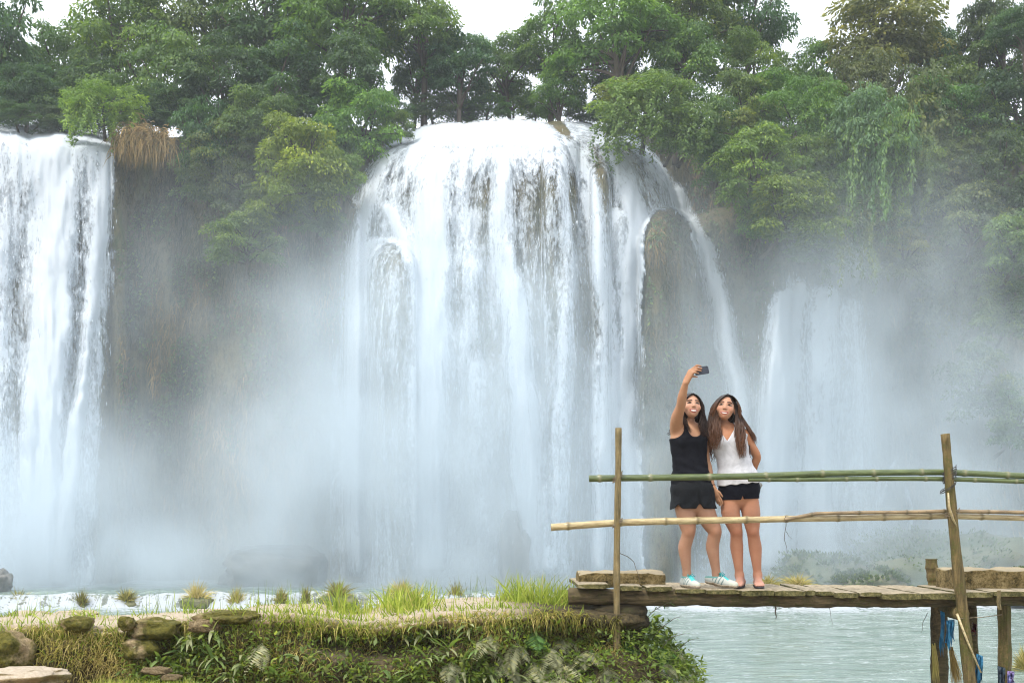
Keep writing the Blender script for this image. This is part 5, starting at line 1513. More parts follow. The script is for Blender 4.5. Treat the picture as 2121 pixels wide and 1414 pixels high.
def skin_mat():
    t = NT('skin'); c = t.attr('col', 'Color'); n = t.noise(t.obj(), 18, 3, .6); f = t.noise(t.obj(), 160, 2, .6)
    c = t.mix(1.0, c, (.86, .84, .82), 'MULTIPLY')
    c = t.mix(t.mr(n, .3, .7, 0, .5), c, t.mix(1.0, c, (.84, .74, .70), 'MULTIPLY'))
    return t.surf(t.bsdf(c, .55, .22, t.bump(f, .12, .002), **{'Subsurface Weight': .12, 'Subsurface Radius': (.012, .005, .003), 'Subsurface Scale': 1.0}))
SKIN = skin_mat()
def cloth_mat(name, c, rough=.85, weave=260, sheen=.0, wr=.35):
    t = NT(name); o = t.obj(); n = t.noise(o, 16, 3, .6, .8); w = t.noise(o, weave, 2, .5)
    col = t.mix(t.mr(n, .35, .7), c, tuple(min(1, x * 1.3 + .003) for x in c))
    return t.surf(t.bsdf(col, rough, .12, t.bump(t.math('ADD', n, t.math('MULTIPLY', w, .12)), wr, .02)))
BLACKTOP = cloth_mat('black_jersey', (.0030, .0034, .0060)); BLACKSHORT = cloth_mat('black_nylon', (.0060, .0074, .0095), .65); NAVY = cloth_mat('navy_stretch', (.0030, .0034, .0075), .85)
WHITETOP = cloth_mat('white_knit', (.37, .37, .385), .9, 320, 0, .12)
def hair_mat(name, dark, tip):
    t = NT(name); u = t.attr('along'); o = t.obj(); n = t.noise(t.mapping(o, (90, 90, 6)), 1.0, 3, .6)
    c = t.mix(t.mr(u, .35, 1.0), dark, tip)
    c = t.mix(t.mr(n, .35, .7, 0, .6), c, t.mix(1.0, c, (1.9, 1.7, 1.5), 'MULTIPLY'))
    return t.surf(t.bsdf(c, .45, .28, t.bump(n, .3, .004)))

def rot(yaw, pitch, roll):
    """columns are the head's own right, front and up; front starts towards the camera"""
    base = Matrix(((-1, 0, 0), (0, -1, 0), (0, 0, 1)))
    m = Matrix.Rotation(roll, 3, 'Y') @ Matrix.Rotation(yaw, 3, 'Z') @ Matrix.Rotation(-pitch, 3, 'X') @ base
    return np.array(m)

def head_shapes(F_, c, R, sc, smile):
    def L(p): return c + R @ (np.array(p, float) * sc)
    def e(p, r, k=.012, cut=False): F_.ell(L(p), np.array(r) * sc, R, k, cut)
    e((0, -.014, .036), (.074, .088, .076), .012)
    e((0, .020, -.002), (.0655, .070, .070), .025)
    e((0, .030, -.045), (.050, .056, .056), .025)
    e((0, .058, -.083), (.024, .024, .018), .025)
    for sx in (-1, 1):
        e((sx * .041, .054, -.024), (.025, .024, .024), .018)
        e((sx * .029, .080, .027), (.022, .010, .006), .012)
        e((sx * .033, .095, .008), (.016, .014, .007), .008, True)
        e((sx * .074, -.006, -.008), (.010, .018, .030), .008)
        F_.ell(L((sx * .0105, .0905, -.027)), np.array((.0075, .009, .007)) * sc, R, .006)
    F_.cone(L((0, .085, .012)), L((0, .0975, -.023)), .007 * sc, .0090 * sc, .012)
    e((0, .0745, -.0615), (.033, .0125, .015), .016)
    return L

def head_colour(V, col, c, R, sc, smile, face, browc):
    q = (V - c) @ R / sc
    x, y, z = q[:, 0], q[:, 1], q[:, 2]
    inf = (y > .03) & (np.abs(x) < .1) & (z < .12) & (z > -.11)
    near = np.exp(-(np.linalg.norm(q / np.array([.085, .12, .12]), axis=1)) ** 6)[:, None]
    col = col * (1 - near) + np.array(face) * near
    ch = np.exp(-(((np.abs(x) - .040) / .018) ** 2 + ((z + .022) / .016) ** 2)) * inf
    col = col * (1 - .35 * ch[:, None]) + np.array([.50, .20, .14]) * .35 * ch[:, None]
    up = .0075 * (x / .028) ** 2
    mw, mh = (.0335, .0150) if smile else (.0310, .0118)
    lip = sstep(1.16, .98, np.sqrt((x / mw) ** 2 + ((z + .0635 - up) / mh) ** 2)) * inf * (y > .05)
    col = col * (1 - .9 * lip[:, None]) + np.array([.24, .048, .042]) * .9 * lip[:, None]
    bz = z - .0275 - .12 * (.03 - np.abs(np.abs(x) - .032))
    br = sstep(.0085, .0048, np.abs(bz)) * sstep(.024, .018, np.abs(np.abs(x) - .032)) * inf
    col = col * (1 - .9 * br[:, None]) + np.array(browc) * .9 * br[:, None]
    ey = sstep(1.2, .85, np.sqrt(((np.abs(x) - .033) / .0170) ** 2 + ((z - .0090 + 10 * (np.abs(x) - .033) ** 2) / .0070) ** 2)) * inf
    col = col * (1 - ey[:, None]) + np.array([.025, .014, .010]) * ey[:, None]
    ns = np.exp(-(((np.abs(x) - .0075) / .004) ** 2 + ((z + .035) / .003) ** 2)) * inf * (y > .08)
    col = col * (1 - .7 * ns[:, None]) + np.array([.16, .05, .035]) * .7 * ns[:, None]
    return col

def hand(F_, wrist, palm_end, tips, thumb, r=.0085, pw=.034):
    """palm with four bent fingers and a thumb from the side of the palm; tips: (mid joint, tip)"""
    w = np.array(wrist); e = np.array(palm_end)
    ax = e - w; L = np.linalg.norm(ax); ax = ax / L
    first = np.array(tips[0][1]); last = np.array(tips[3][1])
    k0 = np.array(tips[0][0]); k3 = np.array(tips[3][0])
    side = (k0 - k3); side = side - ax * (side @ ax); side = side / (np.linalg.norm(side) + 1e-9)
    for i in range(4):
        o = (1.5 - i) / 1.5
        kn = e + side * pw * .9 * o - ax * .006 * abs(o)
        F_.cone(w + side * .014 * o, kn, .017, .0125, .010)
        mid, tip = np.array(tips[i][0]), np.array(tips[i][1])
        sc = (1.0, 1.04, 1.0, .88)[i]
        F_.cone(kn, mid, r * 1.12 * sc, r * sc, .004)
        F_.cone(mid, tip, r * sc, r * .82 * sc, .003)
    b = w + ax * L * .35 + side * pw * .75
    F_.cone(w + ax * L * .2 + side * .015, b, .016, .013, .008)
    F_.cone(b, thumb[0], r * 1.25, r * 1.1, .005); F_.cone(thumb[0], thumb[1], r * 1.1, r * .85, .004)

def locks(groups, seed, name, mat, extra=None):
    rng = np.random.default_rng(seed); mb = MB()
    for G0, G1, n, r, wave, jit in groups:
        G0 = np.array([J(*p) for p in G0]); G1 = np.array([J(*p) for p in G1])
        m = len(G0)
        n = int(n * 1.7); r = r * .72
        for k in range(n):
            w = (k + rng.random()) / n
            g = G0 * (1 - w) + G1 * w
            g = g + np.outer(np.linspace(.15, 1, m), rng.normal(0, jit, 3) * np.array([1, 1, .6]))
            cut = rng.uniform(.84, 1.06)
            u = np.linspace(0, 1, 22) * min(cut, 1); s = np.linspace(0, 1, m)
            pts = np.stack([np.interp(u, s, g[:, d]) for d in range(3)], -1)
            for _ in range(5): pts[1:-1] = (pts[:-2] + 2 * pts[1:-1] + pts[2:]) / 4
            ph = rng.uniform(0, 6.28); am = 1.45 * wave * sstep(.25, .9, u) * rng.uniform(.5, 1.7)
            pts[:, 0] += am * np.sin(u * rng.uniform(11, 15) + ph); pts[:, 1] += am * np.cos(u * rng.uniform(10, 14) + ph)
            rr = r * rng.uniform(.7, 1.3) * np.minimum(1, .35 + u * 5) * (1 - .86 * sstep(.6, 1.0, u / u[-1]))
            mb.tube(pts, rr, 5, True, np.concatenate([np.repeat(u, 5), [0, 1]]), .6)
    if extra is not None:
        v = np.empty(len(extra.vertices) * 3, np.float32); extra.vertices.foreach_get('co', v); v = v.reshape(-1, 3)
        q = np.array([p.vertices[:] for p in extra.polygons])
        mb.add(v, q, None, 0.0)
    return mb.mesh(name, mat, True, 'along')

def hair_cap(c, R, sc, seed):
    F_ = Field(c - .16, c + .16, .005)
    F_.ell(c + R @ (np.array((0, -.018, .036)) * sc), np.array((.085, .095, .085)) * sc, R, .01)
    F_.ell(c + R @ (np.array((0, -.062, -.02)) * sc), np.array((.072, .042, .085)) * sc, R, .03)
    F_.ell(c + R @ (np.array((0, .105, -.040)) * sc), np.array((.066, .100, .115)) * sc, R, .012, True)
    F_.ell(c + R @ (np.array((0, .12, .064)) * sc), np.array((.050, .075, .046)) * sc, R, .012, True)
    return F_.mesh('cap', None)

EYE = NT('eye'); _a = EYE.attr('iris'); EYE = EYE.surf(EYE.bsdf(EYE.ramp(_a, [(.0, (.70, .68, .66)), (.42, (.70, .68, .66)), (.5, (.03, .018, .012))], 'LINEAR'), .15, .5))
TEETH = NT('teeth'); TEETH = TEETH.surf(TEETH.bsdf((.60, .57, .52), .35, .3))
def face_bits(root, inv, c, R, sc, smile, squint, gaze):
    for sx in (-1, 1):
        bm = bmesh.new(); bmesh.ops.create_uvsphere(bm, u_segments=20, v_segments=12, radius=1)
        me = bpy.data.meshes.new('eye'); bm.to_mesh(me); bm.free(); me.materials.append(EYE)
        co = np.empty(len(me.vertices) * 3, np.float32); me.vertices.foreach_get('co', co); co = co.reshape(-1, 3)
        ir = 1.25 - np.sqrt((co[:, 0] - gaze) ** 2 + (.3 * co[:, 2]) ** 2)
        a = me.attributes.new('iris', 'FLOAT', 'POINT'); a.data.foreach_set('value', np.where(co[:, 1] > 0, ir, 0).astype(np.float32))
        loc = (co * np.array([.0120, .008, .0026 if squint else .0042]) + np.array([sx * .033, .0812, .0082])) * sc
        me.vertices.foreach_set('co', (c + loc @ R.T).astype(np.float32).ravel())
        me.polygons.foreach_set('use_smooth', np.ones(len(me.polygons), bool))
        o = obj('eye', me, root); o.matrix_parent_inverse = inv
    w = .0255 if smile else .0225
    xs = np.linspace(-1, 1, 13); V = []
    for x in xs:
        zc = -.0640 + .0075 * (x * w / .028) ** 2; hh = (.0054 if smile else .0036) * math.sqrt(max(0, 1 - x * x * .95))
        y = .0890 - (.0085 if smile else .0068) * x * x
        V += [(x * w, y, zc + hh), (x * w, y + .001, zc - hh)]
    V = np.array(V) * sc
    q = [(2 * i, 2 * i + 1, 2 * i + 3, 2 * i + 2) for i in range(12)]
    o = obj('teeth', mesh_np('teeth', c + V @ R.T, np.array(q), TEETH), root); o.matrix_parent_inverse = inv
    md = o.modifiers.new('thick', 'SOLIDIFY'); md.thickness = .006; md.offset = 0

def person_root(px, label):
    r = empty('person', (J(px, 1218)[0], PD, DECK_Z)); tag(r, label, 'person')
    return r, Matrix.Translation(-Vector(r.location))
def child(name, me, root, inv):
    o = obj(name, me, root); o.matrix_parent_inverse = inv; return o

def leg(B, hip, th, kn, cf, an, r):
    B.chain([hip, th, th + (kn - th) * .55, kn, kn + (cf - kn) * .5, cf, cf + (an - cf) * .5, an], [r[0], r[1], (r[1] + r[2]) * .5 + .001, r[2], (r[2] + r[3]) * .5 - .002, r[3], (r[3] + r[4]) * .5 - .001, r[4]], .012, 26)

# ---------------- woman in black, arm raised with the phone
def woman_black():
    root, inv = person_root(1440, 'smiling woman in black top and shorts raising an arm with a phone')
    lo = (J(1372, 1225)[0], PD - .48, DECK_Z - .01); hi = (J(1535, 1225)[0], PD + .22, J(0, 755)[2])
    T = Field(lo, hi, .004)
    s = PD / F
    T.trunk([(J(1437, 1044), .135, .095), (J(1433, 1018), .163, .115), (J(1431, 990), .152, .105), (J(1429, 958), .131, .090), (J(1427, 930), .138, .095), (J(1426, 908), .146, .098), (J(1427, 895), .132, .078), (J(1428, 886), .095, .055)], .03)
    for bx in (1413, 1441): T.ell(J(bx, 913, -.070), (.054, .048, .052), None, .03)
    for bx in (1416, 1450): T.ell(J(bx, 1022, .055), (.085, .08, .085), None, .04)
    T.cone(J(1428, 890, .01), J(1402, 892, .0), .040, .044, .03); T.cone(J(1428, 890, .01), J(1452, 894, .01), .040, .044, .03)
    B = T.copy()
    B.cone(J(1428, 892, .015), J(1430, 858, .012), .044, .041, .014)
    # raised right arm
    arm = [(J(1405, 898, .0), .052), (J(1400.5, 889, -.02), .055), (J(1398, 868, -.115), .0500), (J(1402.5, 848, -.20), .0400), (J(1403.5, 828, -.268), .0370), (J(1407.5, 803, -.335), .0245)]
    B.chain([a_[0] for a_ in arm], [a_[1] for a_ in arm], .02)
    hand(B, J(1409, 800, -.338), J(1418.5, 780, -.362), [(J(1428, 769.5, -.392), J(1436.5, 770.5, -.384)), (J(1428.5, 774.5, -.394), J(1438, 775.5, -.386)), (J(1427.5, 779, -.394), J(1436.5, 780, -.386)), (J(1425.5, 783.5, -.392), J(1432, 785, -.384))], (J(1421.5, 790, -.352), J(1430, 791.5, -.358)), .0080, .024)
    # left arm hanging
    sh2, el2, wr2 = J(1454, 899, .03), J(1464, 951, .055), J(1475, 1008, .0)
    B.chain([J(1447, 896, .01), sh2, el2, el2 + (wr2 - el2) * .3, wr2], [.048, .046, .037, .038, .0245], .02)
    hand(B, wr2, J(1484, 1027, -.012), [(J(1492.5, 1034, -.03), J(1496, 1043.5, -.022)), (J(1490, 1037.5, -.02), J(1494, 1047, -.010)), (J(1487, 1037.5, -.006), J(1490.5, 1046, .002)), (J(1484, 1036, .006), J(1486.5, 1043, .010))], (J(1489, 1020, -.040), J(1494.5, 1028, -.044)), .0082, .026)
    # legs
    for hip, th, kn, cf, an in (((1416, 1036, .0), (1421, 1066, -.01), (1425.5, 1101, -.02), (1418.5, 1134, .012), (1423.5, 1188, .02)), ((1453, 1036, .0), (1463, 1066, -.01), (1479.5, 1100, -.025), (1476, 1133, .01), (1484.5, 1187, .02))):
        leg(B, J(*hip), J(*th), J(*kn), J(*cf), J(*an), (.089, .082, .0575, .055, .033))
        B.ell(J(kn[0], kn[1], kn[2] - .022), (.034, .038, .038), None, .025)
        B.cone(J(*an), J(an[0], 1205, an[2] - .01), .033, .036, .02)
    # head
    hc = J(1430.5, 843.5, -.035); R = rot(math.radians(4), math.radians(14), math.radians(3)); sc = 1.02
    head_shapes(B, hc, R, sc, True)
    def colour(V):
        c = np.tile(np.array([.42, .235, .140]), (len(V), 1))
        legs = sstep(J(0, 1040)[2], J(0, 1060)[2], V[:, 2])[:, None]
        c = c * (1 - legs) + np.array([.39, .225, .148]) * legs
        kn = np.exp(-(((V[:, 2] - J(0, 1103)[2]) / .04) ** 2)) * (V[:, 1] < PD - .03)
        c = c * (1 - .25 * kn[:, None]) + np.array([.40, .17, .10]) * .25 * kn[:, None]
        return head_colour(V, c, hc, R, sc, True, (.50, .305, .222), (.020, .011, .008))
    child('body', B.mesh('body', SKIN, colour), root, inv)
    face_bits(root, inv, hc, R, sc, True, True, .05)
    # tank top
    top = T.copy(); g = top.grid(); Z = g[2]
    wr_ = .0025 * np.sin(g[2] * 90 + g[0] * 40) * sstep(J(0, 930)[2], J(0, 985)[2], g[2])
    top.f = np.maximum(top.f - .010 - wr_.astype(np.float32), (J(0, 1003)[2] + .012 * np.sin((g[0] - J(1430, 0)[0]) * 14)) - Z + 0 * g[0] + 0 * g[1]).astype(np.float32)
    top.ell(J(1436, 886, -.085), (.060, .085, .088), None, .006, True)
    top.ell(J(1430, 879, .03), (.075, .12, .060), None, .006, True)
    top.cone(J(1391, 885, -.3), J(1391, 885, .3), .097, .097, .006, True)
    top.cone(J(1472, 889, -.3), J(1472, 889, .3), .070, .070, .006, True)
    child('tank_top', top.mesh('tank_top', BLACKTOP), root, inv)
    # loose running shorts
    S = Field((lo[0], PD - .25, J(0, 1075)[2]), (hi[0], PD + .25, J(0, 975)[2]), .004)
    S.trunk([(J(1436, 1040), .165, .125), (J(1432, 1012), .172, .128), (J(1431, 984), .153, .112)], .02)
    S.cone(J(1417, 1020), J(1415, 1075, -.01), .105, .118, .03); S.cone(J(1453, 1020), J(1459, 1075, -.01), .105, .112, .03)
    g = S.grid()
    fold = .0045 * np.sin((g[0] - J(1440, 0)[0]) * 62 + 2.5 * np.sin(g[2] * 21) + 30 * g[1]) * sstep(J(0, 1000)[2], J(0, 1050)[2], g[2])
    hem = J(0, 1053)[2] - .10 * np.clip(g[0] - J(1470, 0)[0], 0, 9) * 0 
    xg = J(1445, 0)[0] + .02 * np.sin(g[2] * 20)
    crease = .011 * np.exp(-((g[0] - xg) / .011) ** 2) * sstep(J(0, 1005)[2], J(0, 1035)[2], g[2])
    hem = hem + .034 * np.exp(-((g[0] - J(1402, 0)[0]) / .020) ** 2) - .012 * np.exp(-((g[0] - J(1386, 0)[0]) / .02) ** 2)
    S.f = np.maximum(S.f + fold + crease, np.maximum(hem - g[2], g[2] - J(0, 986)[2]) + 0 * g[1]).astype(np.float32)
    S.cone(J(1445.5, 1066, -.3), J(1445.5, 1044, -.3), .028, .004, .004, True)
    for yy in np.linspace(-.3, .3, 24): S.cone(J(1446, 1066, yy), J(1445, 1040, yy), .060, .003, .004, True)
    child('shorts', S.mesh('shorts', BLACKSHORT), root, inv)
    # hair
    HM = hair_mat('dark_brown_hair', (.009, .005, .004), (.026, .013, .008))
    cap = hair_cap(hc, R, sc, 1)
    me = locks([
        ([(1433, 815, -.06), (1444, 823, -.07), (1451, 838, -.055), (1450, 858, -.06), (1446, 876, -.085), (1448, 893, -.11), (1454, 906, -.12)], [(1433, 816, .02), (1452, 826, .03), (1459, 845, .03), (1461, 866, .02), (1462, 882, .0), (1463, 896, -.03), (1460, 908, -.06)], 75, .0062, .011, .007),
        ([(1431, 815, -.06), (1419, 822, -.075), (1413, 838, -.06), (1413, 855, -.045), (1418, 872, -.06), (1424, 886, -.10), (1429, 896, -.12)], [(1430, 816, .02), (1414, 826, .02), (1409, 845, .03), (1409, 865, .02), (1412, 880, -.01), (1414, 892, -.05), (1412, 902, -.08)], 50, .0056, .008, .005),
        ([(1424, 820, .07), (1416, 845, .10), (1415, 870, .11), (1412, 895, .13), (1408, 915, .14)], [(1442, 820, .07), (1452, 845, .10), (1456, 870, .10), (1458, 895, .12), (1460, 915, .13)], 46, .009, .010, .008),
        ([(1433, 817, -.085), (1441, 821, -.100), (1448, 831, -.092), (1451, 844, -.075), (1452, 860, -.065)], [(1433, 815.5, -.01), (1445, 820, -.02), (1453, 831, -.02), (1458, 846, -.01), (1459, 864, -.01)], 40, .0055, .004, .002),
        ([(1432, 817, -.085), (1425, 820, -.100), (1416, 829, -.092), (1412, 843, -.075), (1412, 858, -.06)], [(1432, 815.5, -.01), (1421, 819, -.02), (1412, 829, -.02), (1407, 845, -.01), (1407, 862, -.01)], 40, .0055, .004, .002),
        ([(1412, 870, .05), (1402, 880, .10), (1392, 886, .10), (1388, 893, .08), (1387, 901, .06)], [(1411, 876, .05), (1402, 888, .10), (1393, 895, .10), (1389, 901, .08), (1385, 893, .06)], 8, .003, .006, .006),
    ], 5, 'hair', HM, cap)
    child('hair', me, root, inv)
    # bracelet
    a = np.linspace(0, 2 * math.pi, 25); d = (wr2 - el2) / np.linalg.norm(wr2 - el2); b = np.cross(d, [0, 1, 0]); b /= np.linalg.norm(b); c2 = np.cross(d, b)
    mb = MB(); mb.tube(wr2 - d * .012 + .0285 * (np.cos(a)[:, None] * b + np.sin(a)[:, None] * c2), .0042, 6); child('bracelet', mb.mesh('bracelet', BLACKTOP), root, inv)
    # running shoes
    for ank, heel, toe, lift in (((1423.5, 1190, .015), (1418, 0, .05), (1438, 0, -.15), .0), ((1484.5, 1188, .015), (1470, 0, .045), (1517, 0, -.10), .028)):
        h_ = J(heel[0], 1200, heel[2]); t_ = J(toe[0], 1200, toe[2]); h_[2] = t_[2] = DECK_Z
        d = t_ - h_; L = np.linalg.norm(d); d = d / L; sd = np.array([-d[1], d[0], 0])
        up = np.array([0, 0, 1.0])
        lf = np.array([0, 0, lift])
        mn = np.minimum(h_, t_) - .09; mx = np.maximum(h_, t_) + .09; mx[2] = DECK_Z + .16; mn[2] = DECK_Z - .01
        U = Field(mn, mx, .0035)
        U.cone(h_ + up * .045 + lf, h_ + d * L * .5 + up * .042 + lf * .5, .036, .040, .02); U.cone(h_ + d * L * .5 + up * .040 + lf * .5, t_ + up * .030, .042, .030, .02)
        U.cone(h_ + d * .02 + up * .045 + lf, J(*ank), .036, .039, .02); U.cone(h_ + d * L * .55 + up * .05 + lf * .4, J(*ank), .034, .036, .03)
        So = U.copy()
        g = U.grid()
        prog = (g[0] - h_[0]) * d[0] + (g[1] - h_[1]) * d[1]
        base = DECK_Z + .003 + lift * np.clip(1 - prog / (L * .62), 0, 1)
        cut_top = J(0, 1193)[2]
        U.f = np.maximum(U.f, np.maximum(base + .018 - g[2], g[2] - cut_top - 0 * g[0])).astype(np.float32)
        So.f = np.maximum(So.f - .006, np.maximum(base - g[2], g[2] - base - .024)).astype(np.float32)
        def scol(V, h_=h_, d=d, L=L, sd=sd):
            pr = (V - h_) @ d / L; zz = V[:, 2] - DECK_Z
            c = np.tile(np.array([.36, .38, .35]), (len(V), 1))
            st = (np.abs(((pr - zz * 2.2) * 7.0) % 1.0 - .5) < .17) & (pr > .22) & (pr < .66) & (zz > .025)
            c[st] = (.12, .17, .17)
            toe_ = pr > .84; c[toe_] = (.40, .42, .36)
            tongue = (np.abs((V - h_) @ sd) < .024) & (pr > .36) & (pr < .8) & (zz > .045); c[tongue] = (.06, .36, .36)
            c[(zz > .085) & (pr < .4)] = (.10, .24, .22)
            return c
        sh_ = empty('shoe', tuple(h_)); sh_.parent = root; sh_.matrix_parent_inverse = inv
        si = Matrix.Translation(-Vector(h_))
        def sp(nm, me): o = obj(nm, me, sh_); o.matrix_parent_inverse = si; return o
        t = NT('shoe_upper'); cc = t.attr('col', 'Color'); n = t.noise(t.obj(), 300, 2, .5)
        sp('upper', U.mesh('upper', t.surf(t.bsdf(cc, .75, .3, t.bump(n, .4, .003))), scol, 1))
        sp('sole', So.mesh('sole', simple_mat('shoe_sole', (.20, .155, .10), (.38, .34, .28), 40, .8, .2), None, 1))
        TEAL = simple_mat('teal_lace', (.0, .25, .27), (.02, .42, .42), 60, .7, .3)
        mb = MB()
        for k in range(5):
            p = h_ + d * L * (.42 + .085 * k) + lf * .4; hz = .098 - .0095 * k * 1.1
            mb.tube([p - sd * .028 + up * (hz - .022), p + d * .006 + up * hz, p + sd * .028 + up * (hz - .022)], .0036, 5)
        p = h_ + d * L * .40 + up * .102 + lf * .5
        for sg in (-1, 1):
            mb.tube([p, p + sd * sg * .022 + d * .02 + up * .014, p + sd * sg * .04 + d * .035 - up * .006, p + d * .02, p + d * .05 + sd * sg * .02 - up * .02], .0034, 5)
        sp('laces', mb.mesh('laces', TEAL))
woman_black()

# ---------------- phone in the raised hand
def phone():
    c = J(1438.5, 779.2, -.372)
    W, H, r_ = .058, .033, .011
    out = []
    for cx_, cz_, a0 in ((W - r_, H - r_, 0), (-W + r_, H - r_, 90), (-W + r_, -H + r_, 180), (W - r_, -H + r_, 270)):
        for k in range(6):
            an = math.radians(a0 + 18 * k); out.append((cx_ + r_ * math.cos(an), cz_ + r_ * math.sin(an)))
    out = np.array(out); n_ = len(out); V = []
    for yy, k in ((-.0048, .965), (-.0040, .99), (-.0025, 1.0), (.0025, 1.0), (.0048, .97)): V += [(x * k, yy, z * k) for x, z in out]
    V += [(0, -.0048, 0), (0, .0048, 0)]
    qd = [(r * n_ + k, (r + 1) * n_ + k, (r + 1) * n_ + (k + 1) % n_, r * n_ + (k + 1) % n_) for r in range(4) for k in range(n_)]
    tr = [(5 * n_, k, (k + 1) % n_) for k in range(n_)] + [(5 * n_ + 1, 4 * n_ + (k + 1) % n_, 4 * n_ + k) for k in range(n_)]
    me = mesh_np('case', np.array(V), [np.array(qd), np.array(tr)], None, False)
    t = NT('navy_case'); n = t.noise(t.obj(), 80, 2, .5); me.materials.append(t.surf(t.bsdf((.016, .020, .032), .45, .4, t.bump(n, .1, .001))))
    r = empty('phone', tuple(c)); tag(r, 'dark blue phone held up sideways in the raised hand', 'phone')
    o = obj('case', me, r)
    b = MB(); b.box((-.052, .0052, -.027), (.052, .0056, .027)); obj('screen', b.mesh('screen', NT_SCREEN, False), r)
    cm = MB(); cm.tube([(.045, -.0045, .022), (.045, -.0062, .022)], .0045, 12); obj('camera_lens', cm.mesh('camera_lens', NT_SCREEN), r)
    r.rotation_euler = (math.radians(-12), math.radians(-9), math.radians(6))
_t = NT('phone_glass'); NT_SCREEN = _t.surf(_t.bsdf((.01, .011, .014), .12, .5))
phone()

# ---------------- woman in white top with long hair
def woman_white():
    root, inv = person_root(1535, 'smiling woman in white top and dark shorts with very long brown hair')
    lo = (J(1425, 1225)[0], PD - .30, DECK_Z - .01); hi = (J(1600, 1225)[0], PD + .30, J(0, 800)[2])
    T = Field(lo, hi, .004); O = .05
    def Q(px, py, dy=0.0): return J(px, py, dy + O)
    T.trunk([(Q(1535, 1032), .140, .090), (Q(1534, 1012), .163, .112), (Q(1530, 988), .150, .100), (Q(1523, 955), .124, .085), (Q(1516, 928), .134, .090), (Q(1511, 908), .143, .094), (Q(1508, 896), .130, .076), (Q(1505, 886), .092, .055)], .03)
    for bx in (1496, 1524): T.ell(Q(bx, 915, -.066), (.050, .044, .050), None, .03)
    for bx in (1516, 1552): T.ell(Q(bx, 1018, .05), (.083, .078, .08), None, .04)
    T.cone(Q(1504, 890, .01), Q(1476, 898, .01), .038, .042, .03); T.cone(Q(1506, 890, .01), Q(1541, 896, .01), .038, .042, .03)
    B = T.copy()
    B.cone(Q(1504, 893, .015), Q(1503, 862, .010), .042, .039, .014)
    # arm bent behind her back
    sh, el, wr = Q(1545, 899, .01), Q(1573, 943, .06), Q(1566, 985, .145)
    B.chain([sh, (sh + el) / 2, el, el + (wr - el) * .4, wr], [.046, .041, .036, .034, .0245], .02)
    hand(B, wr, Q(1562, 1001, .155), [(Q(1556, 1010, .15), Q(1550, 1013, .145)), (Q(1556, 1006, .16), Q(1549, 1008, .155)), (Q(1556, 1002, .165), Q(1549, 1003, .16)), (Q(1557, 998, .17), Q(1551, 998, .165))], (Q(1567, 1004, .13), Q(1564, 1012, .125)), .0080, .024)
    # arm behind her friend
    sh2, el2, wr2 = Q(1473, 901, .03), Q(1463, 945, .12), Q(1444, 975, .15)
    B.cone(sh2, el2, .043, .036, .025); B.cone(el2, wr2, .036, .025, .02)
    hand(B, wr2, Q(1434, 983, .15), [(Q(1427, 980, .148), Q(1421, 984, .14)), (Q(1426, 984, .15), Q(1420, 988, .142)), (Q(1427, 988, .15), Q(1421, 992, .144)), (Q(1429, 992, .15), Q(1424, 996, .146))], (Q(1436, 974, .14), Q(1430, 971, .136)), .0080, .024)
    legs = (((1515, 1034, .0), (1515, 1062, -.01), (1526.5, 1101, -.02), (1529, 1135, .012), (1535, 1192, .02)), ((1553, 1034, .0), (1557.5, 1062, -.01), (1561, 1101, -.02), (1567.5, 1135, .012), (1573, 1192, .02)))
    for hip, th, kn, cf, an in legs:
        leg(B, Q(*hip), Q(*th), Q(*kn), Q(*cf), Q(*an), (.083, .0775, .053, .0545, .031))
        B.ell(Q(kn[0], kn[1], kn[2] - .020), (.032, .036, .036), None, .025)
    # bare feet with toes
    feet = []
    for an, heel, toe in (((1535, 1192, .02), (1541, .05), (1522, -.135)), ((1573, 1192, .02), (1574, .05), (1569, -.155))):
        h_ = Q(heel[0], 1200, heel[1]); t_ = Q(toe[0], 1200, toe[1]); h_[2] = t_[2] = DECK_Z + .014
        d = t_ - h_; L = np.linalg.norm(d); d /= L; sd = np.array([-d[1], d[0], 0]); up = np.array([0, 0, 1.0])
        B.cone(Q(*an), h_ + up * .034, .031, .032, .02); B.cone(h_ + up * .030, h_ + d * L * .6 + up * .022, .030, .026, .02)
        B.cone(Q(*an), h_ + d * L * .5 + up * .030, .030, .026, .03)
        for k in range(5):
            o = (k - 2) * .0145; ln = (.98, 1.0, .97, .93, .88)[k if toe[0] > 1550 else 4 - k]
            B.cone(h_ + d * L * .55 + sd * o * .8 + up * .020, h_ + d * L * .82 + sd * o + up * .014, .019, .013, .012)
            B.cone(h_ + d * L * .82 + sd * o + up * .013, h_ + d * L * ln + sd * o * 1.08 + up * .009, .0095, .0085, .004)
        feet.append((h_, d, L, sd, up))
    hc = Q(1503.5, 846, -.035); R = rot(math.radians(-13), math.radians(11), math.radians(7)); sc = 1.06
    head_shapes(B, hc, R, sc, False)
    def colour(V):
        c = np.tile(np.array([.41, .195, .105]), (len(V), 1))
        lg = sstep(Q(0, 1030)[2], Q(0, 1050)[2], V[:, 2])[:, None]; c = c * (1 - lg) + np.array([.41, .205, .128]) * lg
        ft = sstep(Q(0, 1190)[2], Q(0, 1202)[2], V[:, 2])[:, None]; c = c * (1 - ft) + np.array([.44, .245, .185]) * ft
        kn = np.exp(-(((V[:, 2] - J(0, 1104)[2]) / .04) ** 2)) * (V[:, 1] < PD + O - .03)
        c = c * (1 - .3 * kn[:, None]) + np.array([.38, .13, .07]) * .3 * kn[:, None]
        return head_colour(V, c, hc, R, sc, False, (.47, .278, .195), (.018, .010, .008))
    child('body', B.mesh('body', SKIN, colour), root, inv)
    face_bits(root, inv, hc, R, sc, False, False, .1)
    # white top with a V neck
    top = T.copy(); g = top.grid()
